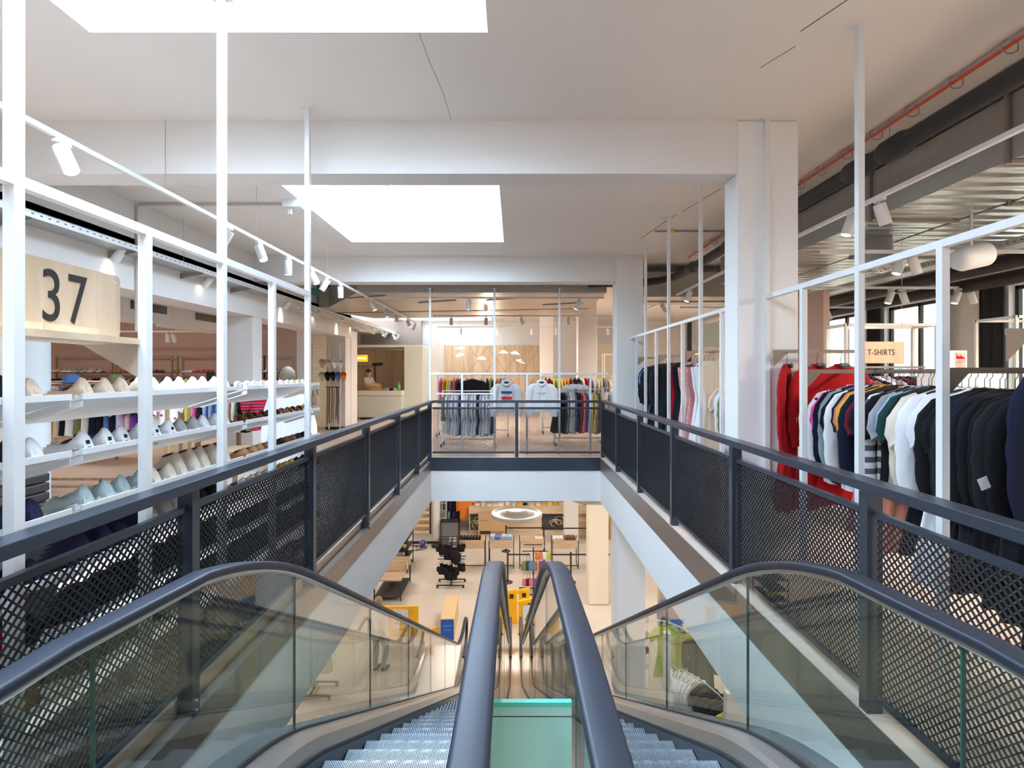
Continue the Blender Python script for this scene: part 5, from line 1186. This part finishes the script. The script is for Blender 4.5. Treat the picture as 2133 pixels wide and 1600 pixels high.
for j, (z, cs, yy) in enumerate(((1.34, ('olive', 'dark green', 'blue', 'olive', 'coral', 'purple'), 16.15), (.74, ('rose', 'burgundy', 'rose', 'purple', 'black', 'burgundy'), 16.15), (1.41, ('white', 'orange', 'coral', 'white', 'lime'), 16.6))):
    for i, c in enumerate(cs): bag((.30+.62*(i+.5)/len(cs)+(.25 if j == 2 else 0), yy-.05, LOW+z), c, '%s shoulder bag, %s from the left on the %s of the colourful stand' % (c, nth(i), ('upper arm', 'lower arm', 'rear arm')[j]), 'colourful shoulder bags', 1.25 if j == 0 else 1.0, rz=gr_.uniform(-.4, .4), w=.18, h=.22)
# big box, barriers
b = lowthing('cardboard_box', 'tall light cardboard box with a blue printed end at the foot of the escalator', 'box', -1.75, 14.1, rz=.03)
MB().box(-.18, .18, -.72, .72, 0, .56).obj('body', mat('pale_cardboard', (.66, .47, .27), .8), b, bevel=.004)
MB().box(-.165, .165, -.723, -.7201, .02, .54).obj('blue_print', mat('box_blue', (.01, .12, .55), .6), b)
text('lettering', 'SAMSUNG', .062, mat('pale_print', (.35, .55, .9), .6), b, (.01, -.7245, .38), (PI/2, 0, 0), sx=.8)
text('lettering', 'LED LCD', .05, mat('pale_print', (.35, .55, .9), .6), b, (.01, -.7245, .27), (PI/2, 0, 0), sx=.9)
MB().box(-.05, .03, -.7245, -.7235, .06, .075).obj('mark', M_dark, b)
def barrier(label, x, y, w_, h, rz, n, sign=True, squares=True):
    r = lowthing('safety_barrier', label, 'barrier', x, y, rz=rz)
    for i in range(n):
        a = -w_/2+i*w_/n; c = -w_/2+(i+1)*w_/n; yy = .06 if i % 2 else 0
        pn = MB(); pn.prism([(a, .04), (c-.02, .04), (c-.02, h), (a+.03, h-.04)], 'y', yy-.02, yy+.02); pn.box(a, c-.02, yy-.03, yy+.03, h-.16, h-.05)
        po = pn.obj('panel', M_yel, r)
        if squares:
            q_ = MB().box((a+c)/2-.06, (a+c)/2+.05, yy-.034, yy-.031, h-.25, h-.13).obj('dark_square', M_dark, None); q_.parent = po
        MB().box(a+.01, a+.05, yy-.045, yy+.045, 0, .06).obj('foot', M_dark, r)
    if sign:
        MB().box(-.2, .2, -.04, -.036, .28, .78).obj('notice', M_white, r)
        tri = MB().prism([(-.15, .38), (.15, .38), (0, .66)], 'y', -.044, -.042).obj('warning_triangle', M_dark, r)
        ti = MB().prism([(-.12, .40), (.12, .40), (0, .625)], 'y', -.047, -.045).obj('triangle_field', mat('sign_yellow', (.9, .75, .03), .5), None); ti.parent = tri
        ex = MB().box(-.008, .008, -.049, -.0475, .46, .57).box(-.008, .008, -.049, -.0475, .425, .445).obj('exclamation_mark', M_dark, None); ex.parent = tri
    return r
barrier('yellow folding barrier with a warning notice at the foot of the left escalator', -2.95, 13.5, .95, .86, -.08, 1, True, False)
barrier('low yellow barrier lying beside the blue-ended box', -2.15, 13.35, .42, .34, .5, 1, False, False)
barrier('yellow folding barrier with black squares between the escalator handrails', .12, 14.2, .7, 1.0, .05, 2, False)
barrier('yellow folding barrier in front, with a warning notice, between the handrails', .42, 13.75, .62, .95, .3, 1, True)
# posts with belts
def stanchion(x, y, label):
    r = lowthing('belt_post', label, 'barrier post', x, y, group='black belt posts')
    MB().lathe([(.001, 0), (.17, 0), (.17, .015), (.05, .03), (.001, .03)], 20).obj('base', mat('brown_base', (.07, .045, .04), .5), r)
    MB().tube([(0, 0, .02), (0, 0, .95)], .03, 12).obj('post', M_dark, r); MB().tube([(0, 0, .95), (0, 0, 1.0)], .036, 12).obj('cap', M_dark, r)
for i, (x, y) in enumerate(((-.2, 17.1), (1.9, 17.1), (-.3, 20.1), (1.17, 20.0))): stanchion(x, y, 'black belt post downstairs, %s' % ('near left one', 'near right one', 'far left one', 'far right one')[i])
for i, (x0, x1, y) in enumerate(((-.2, 1.9, 17.1), (1.9, 3.2, 17.1), (-.3, 1.17, 20.05), (1.17, 3.4, 20.0))):
    simple('belt', MB().box(x0, x1, y-.002, y+.002, LOW+.90, LOW+.95), M_dark, 'black barrier belt downstairs, %s' % ('near row left stretch', 'near row right stretch', 'far row left stretch', 'far row right stretch')[i], 'belt', (x0, y, LOW+.9), 'barrier belts')
# open tables with goods
def frame_table(label, x0, x1, y, goods):
    r = lowthing('display_table', label, 'table', (x0+x1)/2, y, group='black frame tables')
    h = 1.0
    for x in (x0, x1):
        for q in (-.3, .3): MB().box(x-.014, x+.014, y+q-.014, y+q+.014, LOW, LOW+h).obj('leg', M_dark, r, world=True)
        MB().box(x-.012, x+.012, y-.3, y+.3, LOW, LOW+.025).obj('foot_bar', M_dark, r, world=True)
    MB().box(x0, x1, y-.312, y-.288, LOW+.1, LOW+.125).obj('stretcher', M_dark, r, world=True)
    MB().box(x0+.02, x1-.02, y-.31, y+.31, LOW+h-.28, LOW+h-.02).obj('wooden_box', M_woodh, r, world=True)
    MB().box(x0+.04, x1-.04, y-.29, y+.29, LOW+h-.02, LOW+h-.014).obj('inlay', M_tabw, r, world=True)
    for i, (c, dx, w_, hh, nm_) in enumerate(goods):
        simple(nm_.replace(' ', '_'), MB().box(x0+dx, x0+dx+w_, y-.2, y+.12, LOW+h-.014, LOW+h-.014+hh), gm(c), '%s %s, %s on the %s' % (c, nm_, nth(i), label.split(' with')[0]), nm_, (x0+dx, y, LOW+h), 'goods on the frame tables', bevel=.006)
frame_table('first black frame table with watches, left of the handrails', -1.95, -1.03, 18.6, [('black', .02+.11*i, .08, .08, 'watch stand') for i in range(7)])
frame_table('second black frame table with blue packs', -.88, .0, 18.6, [('light blue', .04, .17, .13, 'blue pack'), ('blue', .22, .17, .11, 'blue pack'), ('light blue', .46, .16, .13, 'blue pack'), ('light blue', .64, .17, .12, 'blue pack')])
frame_table('third black frame table with one empty crate', .22, 1.1, 18.6, [('ecru', .55, .28, .04, 'flat crate')])
frame_table('fourth black frame table with white packs', 1.38, 2.3, 18.6, [('white', .05+.12*i, .1, .07, 'white pack') for i in range(3)]+[('brown', .45+.1*i, .085, .09, 'brown pack') for i in range(4)])
# checkout counter at the back
c_ = lowthing('checkout_counter', 'long light wood checkout counter across the back of the lower floor', 'counter', 1.7, 22.8)
MB().box(-1.95, 5.3, 22.3, 23.2, LOW+.86, LOW+1.16).obj('counter_top', M_woodh, c_, world=True)
MB().box(-1.95, 5.3, 22.45, 23.1, LOW, LOW+.86).obj('counter_front', M_woodh, c_, world=True)
for i, (x0, x1) in enumerate(((-1.9, -1.15), (1.22, 2.4))):
    n = MB().box(x0, x1, 22.44, 22.452, LOW+.12, LOW+.84).obj('dark_niche', mat('niche', (.06, .06, .065), .6), c_, world=True)
    for k in range(7):
        cx, cz = (x0+x1)/2+gr_.uniform(-.2, .2), LOW+.45+gr_.uniform(-.12, .1); rr = gr_.uniform(.1, .24)
        simple('cable_loop', MB().tube([(cx+rr*math.cos(a*PI/9), 22.40, cz+rr*.9*math.sin(a*PI/9)) for a in range(int(gr_.uniform(9, 18)))], .010, 5), mat('yellow_cable', (.80, .62, .08), .5) if k % 2 else mat('white_cable', (.75, .75, .72), .5),
               '%s cable loop, %s in the %s dark niche of the counter' % (('white', 'yellow')[k % 2], nth(k), ('left', 'right')[i]), 'cable', (cx, 22.4, cz), 'cable loops under the counter')
for i in range(26):
    c = gr_.choice(['white', 'white', 'cream', 'ecru', 'black', 'mustard', 'light grey']); x = -1.85+i*.265
    simple('paper_stack', MB().box(-gr_.uniform(.06, .14), gr_.uniform(.06, .14), -.15, .12, 0, gr_.uniform(.03, .12)), gm(c), '%s paper or parcel lying %s from the left on the checkout counter' % (c, nth(i)), 'papers', (0, 0, 0), 'papers on the counter').location = (x, 22.55+gr_.uniform(0, .3), LOW+1.16)
simple('dark_back_shelf', MB().box(-1.9, 5, 24.6, 24.9, LOW, LOW+1.9), M_dark, 'dark shelf wall behind the checkout counter', 'shelf', (1.5, 24.7, LOW))
b = lowthing('cardboard_box', 'flat brown television carton leaning on the checkout counter', 'box', -.85, 22.0)
MB().box(-.66, .62, -.1, .1, 0, .93).obj('body', M_card, b, bevel=.004)
text('lettering', 'SAMSUNG', .075, mat('card_ink', (.05, .03, .02), .8), b, (-.38, -.1015, .68), (PI/2, 0, 0))
MB().box(-.6, -.12, -.102, -.1, .1, .24).obj('dark_print', mat('card_ink', (.05, .03, .02), .8), b)
for k in range(3): MB().box(-.08, .35+.05*k, -.102, -.1, .11+k*.045, .125+k*.045).obj('text_line', mat('card_ink', (.05, .03, .02), .8), b)
for i, (x, w_, h) in enumerate(((3.9, .5, .9), (4.3, .55, .8), (3.35, .3, 1.0))): simple('cardboard_box', MB().box(x-w_/2, x+w_/2, 21.6-.1*i, 22.1, LOW, LOW+h), M_card, 'brown carton before the right end of the counter, %s' % ('middle one', 'rightmost one', 'leftmost tall one')[i], 'box', (x, 21.8, LOW))
cbn = lowthing('cabinet', 'dark grey cabinet with a black frame at the left end of the checkout counter', 'cabinet', -2.57, 20.9)
MB().box(-.34, .34, -.2, .2, 0, .95).obj('body', mat('slate_grey', (.17, .17, .20), .5), cbn)
for x in (-.36, .36): MB().box(x-.02, x+.02, -.22, .22, 0, .98).obj('frame_side', M_dark, cbn)
MB().box(-.38, .38, -.22, .22, .95, .98).obj('frame_top', M_dark, cbn)
for i, x in enumerate((-.02, .14)): MB().box(x, x+.12, -.212, -.2, .18, .38).obj('socket', M_white, cbn)
it = [('coat', c) for c in ('teal', 'navy', 'teal', 'navy', 'purple', 'navy', 'black', 'orange', 'orange')]
rail_bar('dark clothes rail with jackets downstairs, left of the counter', (-2.9, 22.6, LOW+1.85), (-1.95, 22.6, LOW+1.85), m=M_dark)
row('x', 22.6, -2.85, -2.0, LOW+1.85, it, 'from the left on the lower jacket rail', 'jackets on the lower rail', sc=1.2, rot=-PI/2+.6)
ladder = lowthing('ladder', 'white step ladder leaning left of the jackets', 'ladder', -3.0, 21.8)
for x in (-.18, .18): MB().bar((x, -.4, 0), (x*.8+.0, .15, 1.9), .03, .05).obj('stile', M_white, ladder)
for k in range(6): MB().box(-.17, .17, -.4+.09*k, -.34+.09*k, .28+.29*k, .30+.29*k).obj('rung', M_white, ladder)
wd = lowthing('sunglasses_board', 'light wood wall board with rows of sunglasses', 'display board', -3.75, 20.9, LOW+.45)
MB().box(-.42, .36, -.02, .04, 0, 1.5).obj('back_board', M_wood, wd); MB().box(.36, .40, -.12, .04, 0, 1.6).obj('dark_edge', M_dark, wd)
for k in range(6): MB().box(-.40, .34, -.12, -.02, .03+k*.26, .14+k*.26).obj('ledge', M_woodh, wd)
for k in range(6):
    for i in range(6):
        m = MB(); x = -3.75-.32+.12*i; z = LOW+.45+.17+k*.26
        for q in (-.022, .022): m.ell((x+q, 20.80, z), (.02, .006, .016), 8, 6)
        simple('sunglasses', m, M_black, 'dark sunglasses, %s from the left on row %s from the bottom' % (nth(i), nth(k)), 'sunglasses', (x, 20.8, z), 'sunglasses on the board')
rl = lowthing('cable_reel', 'blue-violet cable reel with loose black cables on the floor by the pier', 'cable reel', -3.62, 20.5)
MB().tube([(-.08, 0, .17), (.08, 0, .17)], [.14, .14], 16).obj('drum', mat('violet', (.09, .06, .35), .5), rl)
MB().tube([(-.13, .05, 0), (-.13, 0, .3), (.13, 0, .3), (.13, .05, 0)], .012, 6, smooth=False).obj('stand', M_white, rl)
MB().tube([(.9*math.cos(a*.55)*(.3+.02*a)-.5, .3*math.sin(a*.55)-.1, .012+.01*(a % 3)) for a in range(30)], .012, 5).obj('cable', M_dark, rl)
simple('tool_bag', MB().ell((-3.05, 20.5, LOW+.08), (.24, .12, .09), 12, 8), M_dark, 'dark soft bag on the floor right of the cable reel', 'bag', (-3.05, 20.5, LOW))
# big ring lamps
for i, (x, y, z) in enumerate(((.07, 12.1, -1.66), (1.93, 12.6, -1.38))):
    r = thing('ring_lamp', 'large round white disc lamp hanging over the lower floor, %s' % ('fully visible', 'half hidden by the ceiling edge')[i], 'pendant lamp', (x, y, z), group='large disc lamps')
    MB().lathe([(.001, -.04), (.60, -.04), (.605, .03), (.58, .035), (.56, .0), (.27, .015), (.26, .06), (.001, .065)], 48).obj('disc', mat('lamp_white', (.84, .83, .80), .4), r)
    MB().lathe([(.001, -.041), (.58, -.041), (.58, -.044), (.001, -.044)], 36).obj('lit_underside', M_lampon, r)
    MB().tube([(0, 0, .06), (-.02, 0, -.86-z)], .004, 4).obj('cord', M_white, r)
# lower right: garments on a curved rail
cr = lowthing('curved_rail', 'curved white rail with beaded hooks below the right slab', 'rail', 3.2, 9.8)
MB().box(2.93, 3.05, 9.95, 10.08, LOW, LOW+1.9).obj('post', M_white, cr, world=True)
MB().tube([(3.0+1.2*math.sin(a*PI/20)*.75, 10.9-2.6*(1-math.cos(a*PI/20)), LOW+1.72) for a in range(0, 11)], .018, 8).obj('upper_rail', M_white, cr, world=True)
MB().tube([(2.95, 10.0, LOW+1.35)]+[(2.95+.75*math.sin(a*PI/16), 9.8-1.9*(1-math.cos(a*PI/16)), LOW+1.35) for a in range(1, 9)], .012, 8).obj('lower_rail', M_steel, cr, world=True)
garment('dress', (3.2, 10.9, LOW+1.72), .2, 'lime', 'lime green dress hanging downstairs below the right slab')
garment('dress', (3.5, 10.6, LOW+1.72), -.3, 'lime', 'lime green dress behind the white post downstairs')
garment('coat', (3.75, 10.3, LOW+1.72), -.4, 'charcoal', 'dark grey long garment downstairs right of the lime dresses')
garment('coat', (3.62, 11.82, LOW+1.9), .3, 'blue', 'blue jacket downstairs hung on the wood panel')
for i in range(14):
    a = .1+i*1.35/14; c = ['white']*6+['navy']*5+['yellow']*3
    garment('tee', (2.95+.75*math.sin(a), 9.8-1.9*(1-math.cos(a)), LOW+1.35), math.atan2(-1.9*math.sin(a), .75*math.cos(a))+PI/2, c[i], '%s t-shirt, %s along the curved rail downstairs' % (c[i], nth(i)), 't-shirts on the curved rail', sc=.9)
simple('room_divider', MB().box(3.35, 3.9, 11.9, 12.0, LOW, LOW+2.3), M_wood, 'light wood panel downstairs behind the lime dresses', 'panel', (3.6, 12, LOW))
for i, (x, y, w_) in enumerate(((3.35, 8.1, .5), (3.6, 7.3, .3))): simple('white_partition', MB().box(x, x+w_, y, y+.12, LOW, LOW+1.9), M_white, 'white partition downstairs, %s' % ('beside the curved rail', 'nearer to the escalator')[i], 'partition', (x, y, LOW), bevel=.01)
r = lowthing('accessory_stand', 'slim stand of necklaces and pouches downstairs, seen beside the broad white column', 'stand', 3.0, 11.8)
MB().tube([(0, 0, 0), (0, 0, 1.7)], .015, 8).obj('pole', M_white, r)
for i, z in enumerate((1.6, 1.25, .9, .55)): bag((3.02, 11.75, LOW+z), ('ecru', 'black', 'burgundy', 'white')[i], '%s pouch hanging %s from the top of the slim stand' % (('beige', 'black', 'dark red', 'white')[i], nth(i)), 'pouches on the slim stand', .9, w=.16)
# lower left seen through the glass
bagstand('grey stand with cream handbags downstairs, seen through the left glass', -4.35, 11.2, 1.3, M_grey, ((.4, 1.25, 0), (.4, .7, 0)))
for i in range(5): bag((-4.65+.15*i, 11.1, LOW+1.25), 'cream', 'cream handbag, %s from the left, seen through the left glass' % nth(i), 'cream handbags', 1.8, rz=.1, w=.17, h=.2)
simple('wood_table', MB().box(-5.6, -4.9, 7.6, 8.6, LOW+.7, LOW+.76).box(-5.55, -5.5, 7.65, 7.7, LOW, LOW+.7).box(-5, -4.95, 7.65, 7.7, LOW, LOW+.7).box(-5.55, -5.5, 8.5, 8.55, LOW, LOW+.7).box(-5, -4.95, 8.5, 8.55, LOW, LOW+.7), M_woodh, 'light wood table downstairs under the left slab', 'table', (-5.2, 8, LOW))
simple('bottle', MB().lathe([(.001, 0), (.04, 0), (.04, .16), (.015, .2), (.015, .25), (.001, .25)], 12, (-5.1, 8.1, LOW+.76)), mat('turquoise', (.02, .40, .42), .3), 'turquoise bottle on the light wood table downstairs', 'bottle', (-5.1, 8.1, LOW+.76))
for i in range(8):
    simple('shoe_box', MB().box(-2.6-.05*i, -2.2-.04*i, 4.6+.42*i, 4.98+.42*i, LOW, LOW+.5+.2*(i % 3)), gm(('brown', 'cream', 'grey', 'olive', 'brown', 'white', 'charcoal', 'ecru')[i]), '%s box on the lower floor beneath the left slab, %s from the near end' % (('brown', 'cream', 'grey', 'olive', 'brown', 'white', 'charcoal', 'beige')[i], nth(i)), 'box', (-2.4, 4.7+.42*i, LOW), 'boxes beneath the left slab')
p = thing('person', 'person in a white top and grey jeans walking downstairs by the yellow barrier', 'person', (-3.15, 12.0, LOW), 2.6)
J = stand(1.70, kn_l=(-.10, -.16, .50), an_l=(-.10, -.05, .09), toe_l=(-.11, -.18, .05))
figure(p, J, M_skin, (gm('white'), True), gm('grey'), mat('fair_hair', (.40, .27, .15), .6), 1.1)
# ---------------------------------------------------------------- tidy-up
for k, r in SH.items():
    if not sh_used[k]:
        for c in list(r.children): bpy.data.objects.remove(c)
        bpy.data.objects.remove(r)
